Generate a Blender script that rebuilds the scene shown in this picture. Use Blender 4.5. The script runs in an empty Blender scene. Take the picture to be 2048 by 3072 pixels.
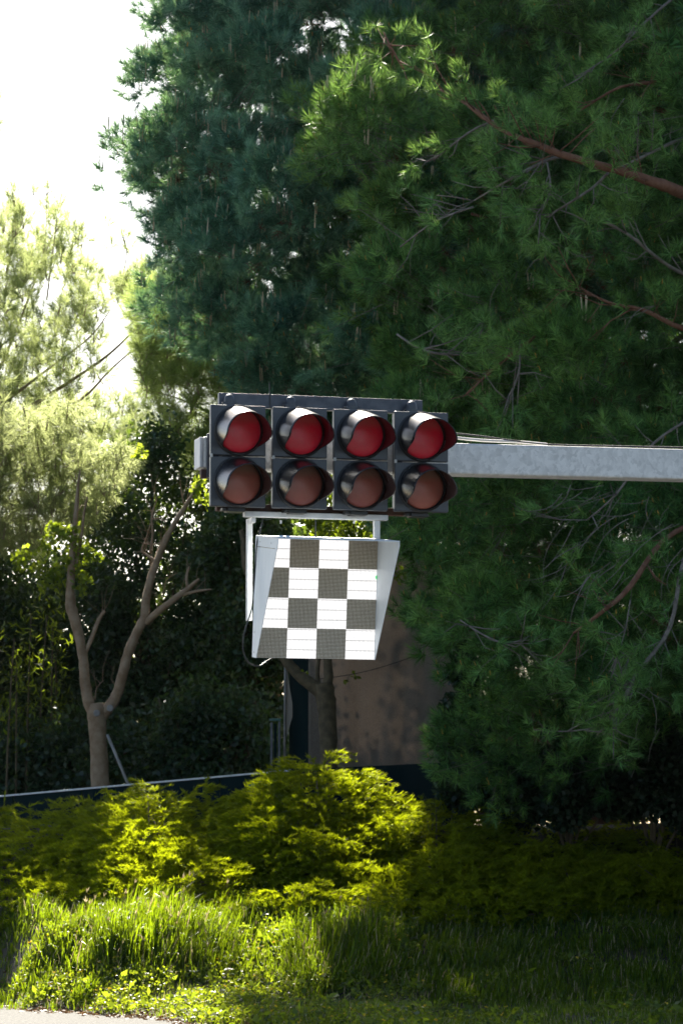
import bpy, math, random
import numpy as np
from mathutils import Vector, Matrix

S = bpy.context.scene
COL = S.collection
R = math.radians
rng = np.random.default_rng(11)
random.seed(5)

# ------------------------------------------------------------------ camera
CAM = np.array((0.0, 0.0, 1.6))
PITCH, FOC, SENS = R(6.1), 117.0, 24.0
FPX = FOC / SENS * 2048.0
cd = bpy.data.cameras.new('camera')
cam = bpy.data.objects.new('camera', cd)
COL.objects.link(cam)
cam.location = CAM
cam.rotation_euler = (math.pi / 2 + PITCH, 0, 0)
cd.sensor_fit = 'HORIZONTAL'
cd.sensor_width = SENS
cd.lens = FOC
cd.clip_end = 3000
cd.dof.use_dof = True
cd.dof.focus_distance = 25.0
cd.dof.aperture_fstop = 7.5
S.camera = cam
S.render.resolution_x, S.render.resolution_y = 682, 1024

# ------------------------------------------------------------------ light
SUN_AZ, SUN_EL = 7.0, 38.0          # degrees left of straight ahead, above the horizon
SUN = np.array((-math.sin(R(SUN_AZ)) * math.cos(R(SUN_EL)), math.cos(R(SUN_AZ)) * math.cos(R(SUN_EL)), math.sin(R(SUN_EL))))
W = bpy.data.worlds.new('World')
S.world = W
W.use_nodes = True
wt = W.node_tree
sk = wt.nodes.new('ShaderNodeTexSky')
sk.sky_type = 'NISHITA'
sk.sun_disc = False
sk.sun_elevation = R(SUN_EL)
sk.sun_rotation = R(-SUN_AZ)
sk.air_density = 1.0
sk.dust_density = 1.6
sk.ozone_density = 1.0
bg = wt.nodes['Background']
bg.inputs[1].default_value = 0.05
wt.links.new(sk.outputs[0], bg.inputs[0])
ld = bpy.data.lights.new('sun', 'SUN')
ld.energy = 5.0
ld.angle = R(0.53)
ld.color = (1.0, 0.93, 0.80)
sun = bpy.data.objects.new('sun', ld)
COL.objects.link(sun)
sun.rotation_euler = Vector(SUN).to_track_quat('Z', 'Y').to_euler()
sun.location = (-20, 40, 60)
S.view_settings.view_transform = 'Standard'
S.view_settings.look = 'None'
S.view_settings.exposure = 2.0
S.view_settings.gamma = 1.0
S.cycles.use_denoising = True
S.cycles.max_bounces = 8
S.cycles.diffuse_bounces = 4
S.cycles.transmission_bounces = 6
S.cycles.sample_clamp_indirect = 6.0

# ------------------------------------------------------------------ helpers
def ray(px, py):
    dx, dz = (px - 1024.0) / FPX, -(py - 1536.0) / FPX
    return np.array((dx, math.cos(PITCH) - dz * math.sin(PITCH), math.sin(PITCH) + dz * math.cos(PITCH)))

def at(px, py, Y):
    d = ray(px, py)
    return CAM + d * (Y / d[1])

def to_px(P):
    P = np.asarray(P, float) - CAM
    f = P[..., 1] * math.cos(PITCH) + P[..., 2] * math.sin(PITCH)
    u = -P[..., 1] * math.sin(PITCH) + P[..., 2] * math.cos(PITCH)
    return 1024 + P[..., 0] / f * FPX, 1536 - u / f * FPX

def tag(o, label=None, cat=None, group=None, kind=None):
    if label: o['label'] = label
    if cat: o['category'] = cat
    if group: o['group'] = group
    if kind: o['kind'] = kind
    return o

def thing(name, label, cat, loc=(0, 0, 0), rot=(0, 0, 0), group=None):
    o = bpy.data.objects.new(name, None)
    COL.objects.link(o)
    o.location = tuple(float(v) for v in loc)
    o.rotation_euler = rot
    o.empty_display_size = 0.2
    return tag(o, label, cat, group)

def copy_tree(o, parent=None):
    c = o.copy()
    COL.objects.link(c)
    if parent: c.parent = parent
    for ch in list(o.children):
        copy_tree(ch, c)
    return c

class MB:
    """collects simple solids into one mesh"""
    def __init__(s): s.v, s.f = [], []
    def add(s, v, f):
        n = len(s.v)
        s.v += [tuple(float(c) for c in p) for p in v]
        s.f += [tuple(i + n for i in q) for q in f]
        return s
    def box(s, x0, x1, y0, y1, z0, z1):
        return s.add([(x0, y0, z0), (x1, y0, z0), (x1, y1, z0), (x0, y1, z0), (x0, y0, z1), (x1, y0, z1), (x1, y1, z1), (x0, y1, z1)],
                     [(3, 2, 1, 0), (4, 5, 6, 7), (0, 1, 5, 4), (1, 2, 6, 5), (2, 3, 7, 6), (3, 0, 4, 7)])
    def prism_x(s, poly, x0, x1):
        n = len(poly)
        v = [(x0, a, b) for a, b in poly] + [(x1, a, b) for a, b in poly]
        f = [tuple(range(n))[::-1], tuple(range(n, 2 * n))] + [(i, (i + 1) % n, n + (i + 1) % n, n + i) for i in range(n)]
        return s.add(v, f)
    def prism_z(s, poly, z0, z1):
        n = len(poly)
        v = [(a, b, z0) for a, b in poly] + [(a, b, z1) for a, b in poly]
        f = [tuple(range(n))[::-1], tuple(range(n, 2 * n))] + [(i, (i + 1) % n, n + (i + 1) % n, n + i) for i in range(n)]
        return s.add(v, f)
    def tube(s, path, rad, n=8, cap=True, wob=0.0):
        P = [np.array(p, float) for p in path]
        m = len(P)
        rad = [rad] * m if not hasattr(rad, '__len__') else rad
        ref = np.array((0.31, 0.77, 0.55))
        vs, fs = [], []
        for i in range(m):
            t = P[min(i + 1, m - 1)] - P[max(i - 1, 0)]
            t = t / (np.linalg.norm(t) + 1e-9)
            a = np.cross(t, ref); a /= np.linalg.norm(a) + 1e-9
            b = np.cross(t, a)
            for k in range(n):
                th = 2 * math.pi * k / n
                r = rad[i] * (1 + (random.uniform(-wob, wob) if wob else 0))
                vs.append(P[i] + r * (a * math.cos(th) + b * math.sin(th)))
        for i in range(m - 1):
            for k in range(n):
                fs.append((i * n + k, i * n + (k + 1) % n, (i + 1) * n + (k + 1) % n, (i + 1) * n + k))
        if cap:
            fs.append(tuple(range(n))[::-1]); fs.append(tuple((m - 1) * n + k for k in range(n)))
        return s.add(vs, fs)
    def lathe_y(s, prof, cx, cz, n=40):
        """prof: (radius, y) pairs turned round the y axis through (cx, cz)"""
        vs, fs = [], []
        m = len(prof)
        for r, y in prof:
            for k in range(n):
                th = 2 * math.pi * k / n
                vs.append((cx + r * math.cos(th), y, cz + r * math.sin(th)))
        for i in range(m - 1):
            for k in range(n):
                fs.append((i * n + k, i * n + (k + 1) % n, (i + 1) * n + (k + 1) % n, (i + 1) * n + k))
        return s.add(vs, fs)
    def build(s, name, mat, parent=None, smooth=False, bevel=0.0, origin=None, flip=False):
        me = bpy.data.meshes.new(name)
        v = s.v if origin is None else [(a - origin[0], b - origin[1], c - origin[2]) for a, b, c in s.v]
        me.from_pydata(v, [], s.f)
        me.materials.append(mat)
        if smooth: me.polygons.foreach_set('use_smooth', [True] * len(me.polygons))
        me.update()
        o = bpy.data.objects.new(name, me)
        COL.objects.link(o)
        if parent: o.parent = parent
        if bevel:
            b = o.modifiers.new('bevel', 'BEVEL')
            b.width, b.segments, b.limit_method, b.angle_limit = bevel, 3, 'ANGLE', R(40)
        return o

def np_mesh(name, chunks, mats, parent=None, origin=(0, 0, 0)):
    """chunks: (verts[n,k,3], material index); every row of k verts is one face"""
    chunks = [(np.asarray(v, np.float32), m) for v, m in chunks if len(v)]
    V = np.concatenate([v.reshape(-1, 3) for v, _ in chunks]) - np.asarray(origin, np.float32)
    tot = np.concatenate([np.full(len(v), v.shape[1], np.int32) for v, _ in chunks])
    mi = np.concatenate([np.full(len(v), m, np.int32) for v, m in chunks])
    me = bpy.data.meshes.new(name)
    me.vertices.add(len(V)); me.loops.add(len(V)); me.polygons.add(len(tot))
    me.vertices.foreach_set('co', V.ravel())
    me.loops.foreach_set('vertex_index', np.arange(len(V), dtype=np.int32))
    st = np.zeros(len(tot), np.int32); st[1:] = np.cumsum(tot)[:-1]
    me.polygons.foreach_set('loop_start', st)
    me.polygons.foreach_set('material_index', mi)
    for m in mats: me.materials.append(m)
    me.update(calc_edges=True)
    o = bpy.data.objects.new(name, me)
    COL.objects.link(o)
    if parent: o.parent = parent
    return o

def unit(a): return a / (np.linalg.norm(a, axis=-1, keepdims=True) + 1e-9)
def rdirs(n): return unit(rng.normal(size=(n, 3)))

def needles(P, D, k, L, w, a0=15, a1=75, axis=0.1, jit=.25):
    """k needle blades round each shoot (base P, direction D)"""
    n = len(P)
    P = np.repeat(P, k, 0); D = np.repeat(D, k, 0)
    t = rng.random((n * k, 1))
    side = unit(np.cross(D, rdirs(n * k)))
    ang = np.radians(a0 + (a1 - a0) * (1 - t) + rng.normal(size=(n * k, 1)) * 12)
    d = unit(D * np.cos(ang) + side * np.sin(ang))
    b = P + D * axis * t
    ln = L * (1 - jit + 2 * jit * rng.random((n * k, 1)))
    s = unit(np.cross(d, rdirs(n * k))) * w * .5
    return np.stack([b - s, b + s, b + d * ln], 1)

def leaves(P, A, L, Wd, droop=.0):
    """diamond leaf blades at P along A"""
    n = len(P)
    L = L * (.7 + .6 * rng.random((n, 1))); Wd = Wd * (.7 + .6 * rng.random((n, 1)))
    s = unit(np.cross(A, rdirs(n)))
    nn = np.cross(A, s)
    mid = P + A * L * .45 + nn * L * .08
    return np.stack([P, mid + s * Wd * .5, P + A * L, mid - s * Wd * .5], 1)

def rods(P, D, L, w):
    """thin three-sided rods"""
    n = len(P)
    a = unit(np.cross(D, rdirs(n))); b = np.cross(unit(D), a)
    c = [a, -.5 * a + .87 * b, -.5 * a - .87 * b]
    out = []
    for i in range(3):
        u, v = c[i] * w * .5, c[(i + 1) % 3] * w * .5
        out.append(np.stack([P + u, P + v, P + D * L + v * .6, P + D * L + u * .6], 1))
    return np.concatenate(out)

def smooth01(t):
    t = np.clip(t, 0, 1); return t * t * (3 - 2 * t)

# ------------------------------------------------------------------ materials
def _base(name):
    m = bpy.data.materials.new(name); m.use_nodes = True
    nt = m.node_tree
    return m, nt, nt.nodes['Principled BSDF'], nt.nodes['Material Output']

def noise_mix(nt, c1, c2, scale, detail=4, lo=.35, hi=.65, coord='Object', stretch=None):
    tc = nt.nodes.new('ShaderNodeTexCoord')
    nz = nt.nodes.new('ShaderNodeTexNoise'); nz.inputs['Scale'].default_value = scale; nz.inputs['Detail'].default_value = detail
    if stretch:
        mp = nt.nodes.new('ShaderNodeMapping'); mp.inputs['Scale'].default_value = stretch
        nt.links.new(tc.outputs[coord], mp.inputs[0]); nt.links.new(mp.outputs[0], nz.inputs['Vector'])
    else:
        nt.links.new(tc.outputs[coord], nz.inputs['Vector'])
    cr = nt.nodes.new('ShaderNodeValToRGB')
    cr.color_ramp.elements[0].position, cr.color_ramp.elements[1].position = lo, hi
    cr.color_ramp.elements[0].color, cr.color_ramp.elements[1].color = (*c1, 1), (*c2, 1)
    nt.links.new(nz.outputs['Fac'], cr.inputs[0])
    return cr.outputs[0], nz.outputs['Fac']

def mat(name, c1, c2=None, scale=6, rough=.5, metal=0.0, spec=.5, bump=0.0, detail=5, lo=.35, hi=.65, stretch=None, bscale=None, rough2=None):
    m, nt, p, out = _base(name)
    c2 = c2 or tuple(v * .8 for v in c1)
    c, fac = noise_mix(nt, c1, c2, scale, detail, lo, hi, stretch=stretch)
    nt.links.new(c, p.inputs['Base Color'])
    p.inputs['Roughness'].default_value = rough
    if rough2 is not None:
        mr = nt.nodes.new('ShaderNodeMapRange'); mr.inputs[1].default_value = .3; mr.inputs[2].default_value = .7
        mr.inputs[3].default_value, mr.inputs[4].default_value = rough, rough2
        nt.links.new(fac, mr.inputs[0]); nt.links.new(mr.outputs[0], p.inputs['Roughness'])
    p.inputs['Metallic'].default_value = metal
    p.inputs['Specular IOR Level'].default_value = spec
    if bump:
        b = nt.nodes.new('ShaderNodeBump'); b.inputs['Strength'].default_value = bump
        if bscale:
            _, f2 = noise_mix(nt, c1, c2, bscale, detail, stretch=stretch); nt.links.new(f2, b.inputs['Height'])
        else:
            nt.links.new(fac, b.inputs['Height'])
        nt.links.new(b.outputs[0], p.inputs['Normal'])
    return m

def leaf_mat(name, c1, c2, tr, scale=1.2, mix=.5, rough=.45, spec=.4, rnd=.35):
    """leaf: reflects c1..c2, lets tr (tinted by the same pattern) through"""
    m, nt, p, out = _base(name)
    c, fac = noise_mix(nt, c1, c2, scale, 3)
    g = nt.nodes.new('ShaderNodeNewGeometry')
    hv = nt.nodes.new('ShaderNodeHueSaturation')
    mr = nt.nodes.new('ShaderNodeMapRange'); mr.inputs[3].default_value, mr.inputs[4].default_value = 1 - rnd, 1 + rnd
    nt.links.new(g.outputs['Random Per Island'], mr.inputs[0]); nt.links.new(mr.outputs[0], hv.inputs['Value'])
    nt.links.new(c, hv.inputs['Color'])
    nt.links.new(hv.outputs[0], p.inputs['Base Color'])
    p.inputs['Roughness'].default_value = rough
    p.inputs['Specular IOR Level'].default_value = spec
    t = nt.nodes.new('ShaderNodeBsdfTranslucent')
    hv2 = nt.nodes.new('ShaderNodeHueSaturation'); hv2.inputs['Color'].default_value = (*tr, 1)
    nt.links.new(mr.outputs[0], hv2.inputs['Value']); nt.links.new(hv2.outputs[0], t.inputs[0])
    mx = nt.nodes.new('ShaderNodeMixShader'); mx.inputs[0].default_value = mix
    nt.links.new(p.outputs[0], mx.inputs[1]); nt.links.new(t.outputs[0], mx.inputs[2])
    nt.links.new(mx.outputs[0], out.inputs[0])
    return m

M = {}
M['black'] = mat('black_polycarbonate', (.046, .052, .064), (.060, .066, .078), 30, .30, rough2=.42)
M['visor'] = mat('visor_gloss_black', (.010, .011, .014), (.016, .016, .018), 3, .25, spec=.5, rough2=.29)
M['rim'] = mat('black_rubber_rim', (.014, .014, .016), (.022, .022, .022), 30, .4)
M['zinc'] = mat('galvanised_zinc', (.5, .52, .53), (.66, .67, .67), 26, .42, metal=.55, detail=2, lo=.42, hi=.58)
M['zinc_grey'] = mat('weathered_zinc', (.55, .56, .57), (.68, .68, .68), 14, .5, metal=.4)
M['rail'] = mat('dark_steel_rail', (.05, .055, .07), (.09, .095, .11), 12, .4, metal=.5)
M['rust'] = mat('rusty_steel', (.06, .035, .028), (.13, .06, .035), 18, .7, metal=.2, bump=.2)
M['white_sheet'] = mat('white_painted_sheet', (.60, .69, .75), (.78, .85, .90), 5, .45, lo=.22, hi=.5, stretch=(5, 1, .35))
M['cable'] = mat('black_cable', (.02, .02, .022), (.03, .03, .03), 30, .45)
M['conduit'] = mat('white_conduit', (.5, .49, .47), (.6, .59, .56), 10, .5)
M['web'] = mat('spider_silk', (.6, .6, .6), (.7, .7, .7), 10, .4)
M['bark_pine'] = mat('pine_bark', (.13, .055, .030), (.20, .10, .062), 16, .85, bump=.6, stretch=(1, 1, .4))
M['twig'] = mat('grey_twig', (.12, .105, .088), (.20, .18, .155), 14, .85)
M['bark'] = mat('smooth_bark', (.22, .145, .085), (.33, .245, .165), 8, .85, bump=.5, bscale=40)
M['bark_dark'] = mat('mossy_bark', (.075, .060, .036), (.15, .115, .065), 9, .9, bump=.6, bscale=30)
M['fence'] = mat('blue_black_fence', (.004, .014, .017), (.008, .022, .025), 2.2, .8, spec=.08, stretch=(1, 1, .3))
M['teal'] = mat('teal_sheet', (.012, .085, .075), (.02, .11, .095), 3, .45)
M['stake'] = mat('grey_stake', (.22, .21, .20), (.3, .29, .28), 9, .8)
M['soil'] = mat('soil', (.035, .026, .016), (.06, .05, .028), 5, .95, bump=.5)

def road_mat():
    m, nt, p, out = _base('asphalt')
    c, f = noise_mix(nt, (.03, .029, .028), (.13, .127, .122), 28, 6, .35, .7)
    nt.links.new(c, p.inputs['Base Color'])
    p.inputs['Roughness'].default_value = .85
    p.inputs['Specular IOR Level'].default_value = .2
    _, f2 = noise_mix(nt, (0, 0, 0), (1, 1, 1), 60, 4)
    b = nt.nodes.new('ShaderNodeBump'); b.inputs['Strength'].default_value = .7; b.inputs['Distance'].default_value = .02
    nt.links.new(f2, b.inputs['Height']); nt.links.new(b.outputs[0], p.inputs['Normal'])
    return m
M['road'] = road_mat()

def zinc_mat():
    m, nt, p, out = _base('spangled_zinc')
    tc = nt.nodes.new('ShaderNodeTexCoord')
    mp = nt.nodes.new('ShaderNodeMapping'); mp.inputs['Scale'].default_value = (1, 1, .8)
    nz = nt.nodes.new('ShaderNodeTexNoise'); nz.inputs['Scale'].default_value = 16; nz.inputs['Detail'].default_value = 4
    vo = nt.nodes.new('ShaderNodeTexVoronoi'); vo.inputs['Scale'].default_value = 42
    nt.links.new(tc.outputs['Object'], mp.inputs[0])
    nt.links.new(mp.outputs[0], nz.inputs['Vector'])
    vm = nt.nodes.new('ShaderNodeVectorMath'); vm.operation = 'MULTIPLY_ADD'
    vm.inputs[1].default_value = (.12, .12, .12)
    nt.links.new(nz.outputs['Color'], vm.inputs[0]); nt.links.new(mp.outputs[0], vm.inputs[2])
    nt.links.new(vm.outputs[0], vo.inputs['Vector'])
    bw = nt.nodes.new('ShaderNodeSeparateColor'); nt.links.new(vo.outputs['Color'], bw.inputs[0])
    ad = nt.nodes.new('ShaderNodeMath'); ad.operation = 'MULTIPLY_ADD'; ad.inputs[1].default_value = .5
    nt.links.new(bw.outputs[0], ad.inputs[0]); nt.links.new(nz.outputs['Fac'], ad.inputs[2])
    cr = nt.nodes.new('ShaderNodeValToRGB')
    e = cr.color_ramp.elements
    e[0].position, e[1].position = .45, 1.05
    e[0].color, e[1].color = (.55, .55, .53, 1), (.74, .735, .71, 1)
    nt.links.new(ad.outputs[0], cr.inputs[0]); nt.links.new(cr.outputs[0], p.inputs['Base Color'])
    p.inputs['Metallic'].default_value = .2
    p.inputs['Roughness'].default_value = .5
    return m
M['arm'] = zinc_mat()

def lens_mat(name, c1, c2, dust, glow=0.0):
    """ribbed plastic lens with a dusty film, browner towards the top of the dome"""
    m, nt, p, out = _base(name)
    c, f = noise_mix(nt, c1, c2, 9, 4)
    oi = nt.nodes.new('ShaderNodeObjectInfo')
    n2c, n2 = noise_mix(nt, (0, 0, 0), (1, 1, 1), 26, 6, .4, .75)
    mul = nt.nodes.new('ShaderNodeMath'); mul.operation = 'MULTIPLY_ADD'; mul.inputs[1].default_value = .14; mul.inputs[2].default_value = dust
    nt.links.new(n2c, mul.inputs[0])
    m2 = nt.nodes.new('ShaderNodeMath'); m2.operation = 'MULTIPLY_ADD'; m2.inputs[1].default_value = .09; m2.use_clamp = True
    nt.links.new(oi.outputs['Random'], m2.inputs[0]); nt.links.new(mul.outputs[0], m2.inputs[2])
    tcg = nt.nodes.new('ShaderNodeTexCoord'); sg = nt.nodes.new('ShaderNodeSeparateXYZ'); nt.links.new(tcg.outputs['Generated'], sg.inputs[0])
    mg = nt.nodes.new('ShaderNodeMapRange'); mg.interpolation_type = 'SMOOTHSTEP'; mg.inputs[1].default_value, mg.inputs[2].default_value = .58, .80; mg.inputs[4].default_value = .55
    nt.links.new(sg.outputs[2], mg.inputs[0])
    m3 = nt.nodes.new('ShaderNodeMath'); m3.operation = 'ADD'; m3.use_clamp = True
    nt.links.new(m2.outputs[0], m3.inputs[0]); nt.links.new(mg.outputs[0], m3.inputs[1])
    mx = nt.nodes.new('ShaderNodeMix'); mx.data_type = 'RGBA'
    nt.links.new(m3.outputs[0], mx.inputs[0]); nt.links.new(c, mx.inputs[6]); mx.inputs[7].default_value = (.36, .22, .15, 1)
    nt.links.new(mx.outputs[2], p.inputs['Base Color'])
    p.inputs['Roughness'].default_value = .38
    if glow:
        p.inputs['Emission Color'].default_value = (1, .012, .06, 1)
        p.inputs['Emission Strength'].default_value = glow
    p.inputs['Coat Weight'].default_value = .3
    p.inputs['Coat Roughness'].default_value = .3
    return m
M['lens_red'] = lens_mat('red_lens', (.70, .008, .036), (.54, .005, .032), .01, .009)
M['lens_amber'] = lens_mat('faded_lens', (.46, .085, .065), (.35, .068, .052), .18)

LED_SQ = .18
def led_mat():
    m, nt, p, out = _base('led_matrix')
    N, Lk = nt.nodes, nt.links
    tc = N.new('ShaderNodeTexCoord'); sp = N.new('ShaderNodeSeparateXYZ'); Lk.new(tc.outputs['Object'], sp.inputs[0])
    def mth(op, a, b=None, c=None):
        n = N.new('ShaderNodeMath'); n.operation = op
        for i, v in enumerate((a, b, c)):
            if v is None: continue
            if isinstance(v, (int, float)): n.inputs[i].default_value = v
            else: Lk.new(v, n.inputs[i])
        return n.outputs[0]
    x, z = sp.outputs[0], sp.outputs[2]
    ix, iz = mth('FLOOR', mth('DIVIDE', x, LED_SQ)), mth('FLOOR', mth('DIVIDE', z, LED_SQ))
    chk = mth('FLOORED_MODULO', mth('ADD', ix, iz), 2.0)                     # 1 = lit square
    pit = LED_SQ / 22
    fx = mth('SUBTRACT', mth('FRACT', mth('DIVIDE', x, pit)), .5)
    fz = mth('SUBTRACT', mth('FRACT', mth('DIVIDE', z, pit)), .5)
    d2 = mth('ADD', mth('MULTIPLY', fx, fx), mth('MULTIPLY', fz, fz))
    dot = mth('LESS_THAN', d2, .15)                                        # the lamp itself
    # seams between the louvre strips, every third of a square
    seam = mth('LESS_THAN', mth('FRACT', mth('ADD', mth('DIVIDE', z, LED_SQ / 3), .18)), .09)
    nd = mth('SUBTRACT', 1.0, dot)
    em = mth('MULTIPLY', chk, mth('MULTIPLY', mth('SUBTRACT', 1.0, mth('MULTIPLY', nd, .30)), mth('SUBTRACT', 1.0, mth('MULTIPLY', seam, .55))))
    # one stuck green group at the right rim of the second row
    gx = mth('GREATER_THAN', x, LED_SQ * 4 - .009)
    gz = mth('MULTIPLY', mth('GREATER_THAN', z, .484), mth('LESS_THAN', z, .504))
    grn = mth('MULTIPLY', gx, gz)
    mx = N.new('ShaderNodeMix'); mx.data_type = 'RGBA'
    Lk.new(grn, mx.inputs[0]); mx.inputs[6].default_value = (1, .985, 1, 1); mx.inputs[7].default_value = (.02, .75, .2, 1)
    Lk.new(mx.outputs[2], p.inputs['Emission Color'])
    Lk.new(mth('MULTIPLY', em, .285), p.inputs['Emission Strength'])
    bc = N.new('ShaderNodeMix'); bc.data_type = 'RGBA'
    Lk.new(dot, bc.inputs[0]); bc.inputs[6].default_value = (.045, .036, .026, 1); bc.inputs[7].default_value = (.74, .66, .52, 1)
    Lk.new(bc.outputs[2], p.inputs['Base Color'])
    p.inputs['Roughness'].default_value = .6
    return m
M['led'] = led_mat()

def cloth_mat():
    m, nt, p, out = _base('shade_cloth')
    c, f = noise_mix(nt, (.29, .245, .205), (.37, .315, .265), .9, 6, stretch=(1.2, 1, .6))
    c2, f2 = noise_mix(nt, (.6, .6, .6), (1, 1, 1), 120, 2, .3, .7)
    mu = nt.nodes.new('ShaderNodeMix'); mu.data_type = 'RGBA'; mu.blend_type = 'MULTIPLY'; mu.inputs[0].default_value = 1
    nt.links.new(c, mu.inputs[6]); nt.links.new(c2, mu.inputs[7]); nt.links.new(mu.outputs[2], p.inputs['Base Color'])
    p.inputs['Roughness'].default_value = .9
    t = nt.nodes.new('ShaderNodeBsdfTranslucent'); nt.links.new(mu.outputs[2], t.inputs[0])
    mx = nt.nodes.new('ShaderNodeMixShader'); mx.inputs[0].default_value = .30
    nt.links.new(p.outputs[0], mx.inputs[1]); nt.links.new(t.outputs[0], mx.inputs[2]); nt.links.new(mx.outputs[0], out.inputs[0])
    return m
M['cloth'] = cloth_mat()
M['lit_cloth'] = leaf_mat('lit_strip_cloth', (.42, .38, .33), (.5, .46, .41), (.5, .46, .4), 2, .4, rnd=0)  # pale colour stands for light on the screen's edge

M['needle'] = leaf_mat('pine_needles', (.032, .135, .050), (.070, .180, .036), (.16, .30, .05), .8, .28, .5, .30, .6)
M['needle_tip'] = leaf_mat('fresh_pine_needles', (.075, .230, .075), (.130, .265, .060), (.26, .42, .08), .8, .30, .5, .35, .6)
M['needle_veil'] = leaf_mat('veiled_pine_needles', (.030, .155, .140), (.060, .200, .140), (.18, .34, .10), .8, .30, .5, .35, .4)  # bluish-teal lens veil put into the needle colour
M['needle_veil_tip'] = leaf_mat('fresh_veiled_pine_needles', (.115, .330, .270), (.150, .360, .240), (.30, .46, .16), .8, .32, .5, .4, .35)  # the same veil tints these fresh tips
M['needle_far'] = leaf_mat('far_pine_needles', (.07, .14, .05), (.10, .17, .05), (.50, .57, .22), .7, .62, .5, .35)
M['needle_sun'] = leaf_mat('sunlit_pine_needles', (.07, .12, .03), (.11, .15, .035), (.43, .54, .15), .9, .58, .5, .35)
M['needle_gold'] = leaf_mat('sunlit_conifer_needles', (.11, .15, .04), (.16, .18, .06), (.54, .60, .26), 1.0, .62, .5, .3)
M['candle'] = mat('pine_candle', (.40, .33, .20), (.50, .42, .28), 5, .7)
M['bud'] = mat('pine_bud', (.42, .30, .05), (.50, .28, .06), 5, .7)
M['brown_needle'] = leaf_mat('dead_needles', (.10, .05, .025), (.14, .075, .04), (.16, .09, .04), 1, .3)
M['leaf_dark'] = leaf_mat('dark_broad_leaves', (.010, .042, .032), (.024, .066, .036), (.20, .30, .03), .9, .30, .35, .5)
M['leaf_green'] = leaf_mat('green_leaves', (.03, .075, .015), (.06, .11, .02), (.34, .44, .02), 1.2, .5, .4, .4)
M['leaf_lime'] = leaf_mat('lime_leaves', (.09, .17, .02), (.13, .20, .03), (.48, .58, .06), 1.5, .55, .4, .4)
M['ivy'] = leaf_mat('ivy_leaves', (.010, .032, .022), (.022, .05, .028), (.08, .14, .03), 1.2, .2, .42, .3)
M['juniper'] = leaf_mat('juniper_sprays', (.014, .050, .010), (.034, .078, .008), (.52, .60, .008), 1.0, .52, .55, .12, .3)
M['grass'] = leaf_mat('grass_blades', (.002, .024, .012), (.006, .038, .012), (.41, .57, .010), .8, .36, .45, .12)
M['clover'] = leaf_mat('clover_leaves', (.012, .045, .014), (.03, .07, .018), (.46, .56, .02), 3, .40, .5, .4)
M['petal'] = leaf_mat('yellow_petals', (.6, .42, .02), (.65, .5, .05), (.7, .5, .03), 3, .4)
M['straw'] = leaf_mat('dry_straw', (.30, .24, .12), (.4, .33, .18), (.5, .4, .2), 3, .4)

# ------------------------------------------------------------------ ground
def edge_y(x):                                                # the kerbless road edge runs away to the left
    return np.clip(35.0 - 2.0 * (x + 1.9), 24.0, 60.0) + .35 * np.sin(x * 2.3) + .2 * np.sin(x * 6.1 + 1)
def zg(x, y):
    x, y = np.asarray(x, float), np.asarray(y, float)
    d = y - edge_y(x)
    up = 1.15 * smooth01((y - 35.6) / 6.0) + .95 * smooth01((y - 41.3) / 2.8)
    near = smooth01(d / 2.2) * smooth01((60 - np.abs(x)) / 30)
    return up * near + .05 * smooth01(d / .5) + .05 * np.sin(x * 1.7 + y) * near

def ground():
    xs = np.unique(np.concatenate([np.linspace(-900, 900, 37), np.linspace(-60, 60, 49), np.linspace(-12, 14, 131)]))
    ys = np.unique(np.concatenate([np.linspace(-300, 1500, 37), np.linspace(-20, 90, 56), np.linspace(28, 50, 111)]))
    X, Y = np.meshgrid(xs, ys)
    Z = zg(X, Y) - .012
    V = np.stack([X, Y, Z], -1).reshape(-1, 3)
    nx = len(xs)
    i, j = np.meshgrid(np.arange(nx - 1), np.arange(len(ys) - 1))
    a = (j * nx + i).ravel()
    F = np.stack([a, a + 1, a + nx + 1, a + nx], 1)
    me = bpy.data.meshes.new('ground')
    me.from_pydata(V.tolist(), [], F.tolist())
    me.materials.append(M['soil'])
    me.polygons.foreach_set('use_smooth', [True] * len(me.polygons))
    o = bpy.data.objects.new('ground', me); COL.objects.link(o)
    tag(o, kind='structure')
    # the road: a sheet 4 mm above the soil, ending along the ragged edge
    xs = np.concatenate([np.linspace(-60, -8, 27), np.linspace(-7.9, 8, 160), np.linspace(8.3, 60, 26)])
    v, f = [], []
    for k, x in enumerate(xs):
        e = float(edge_y(x)) + .25 * math.sin(x * 11) * .4 + random.uniform(-.08, .08)
        for y in (-60.0, 0.0, 18.0, e): v.append((x, y, .004))
    for k in range(len(xs) - 1):
        for q in range(3):
            a = k * 4 + q
            f.append((a, a + 4, a + 5, a + 1))
    me = bpy.data.meshes.new('road'); me.from_pydata(v, [], f); me.materials.append(M['road'])
    o = bpy.data.objects.new('road', me); COL.objects.link(o)
    tag(o, kind='structure')
ground()

# ------------------------------------------------------------------ the signal gantry
YAW = R(15.0)
G0 = at(1000, 1370, 20.0)
ca, sa = math.cos(YAW), math.sin(YAW)
def lp(px, py, yl):
    """the point seen at (px, py) on the gantry plane yl metres behind the front of the arm, in gantry axes"""
    d = ray(px, py); o = CAM - G0
    dl = np.array((d[0] * ca + d[1] * sa, -d[0] * sa + d[1] * ca, d[2]))
    ol = np.array((o[0] * ca + o[1] * sa, -o[0] * sa + o[1] * ca, o[2]))
    return ol + dl * ((yl - ol[1]) / dl[1])
def gw(p):
    return G0 + np.array((p[0] * ca - p[1] * sa, p[0] * sa + p[1] * ca, p[2]))
GROT = (0, 0, YAW)

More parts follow.
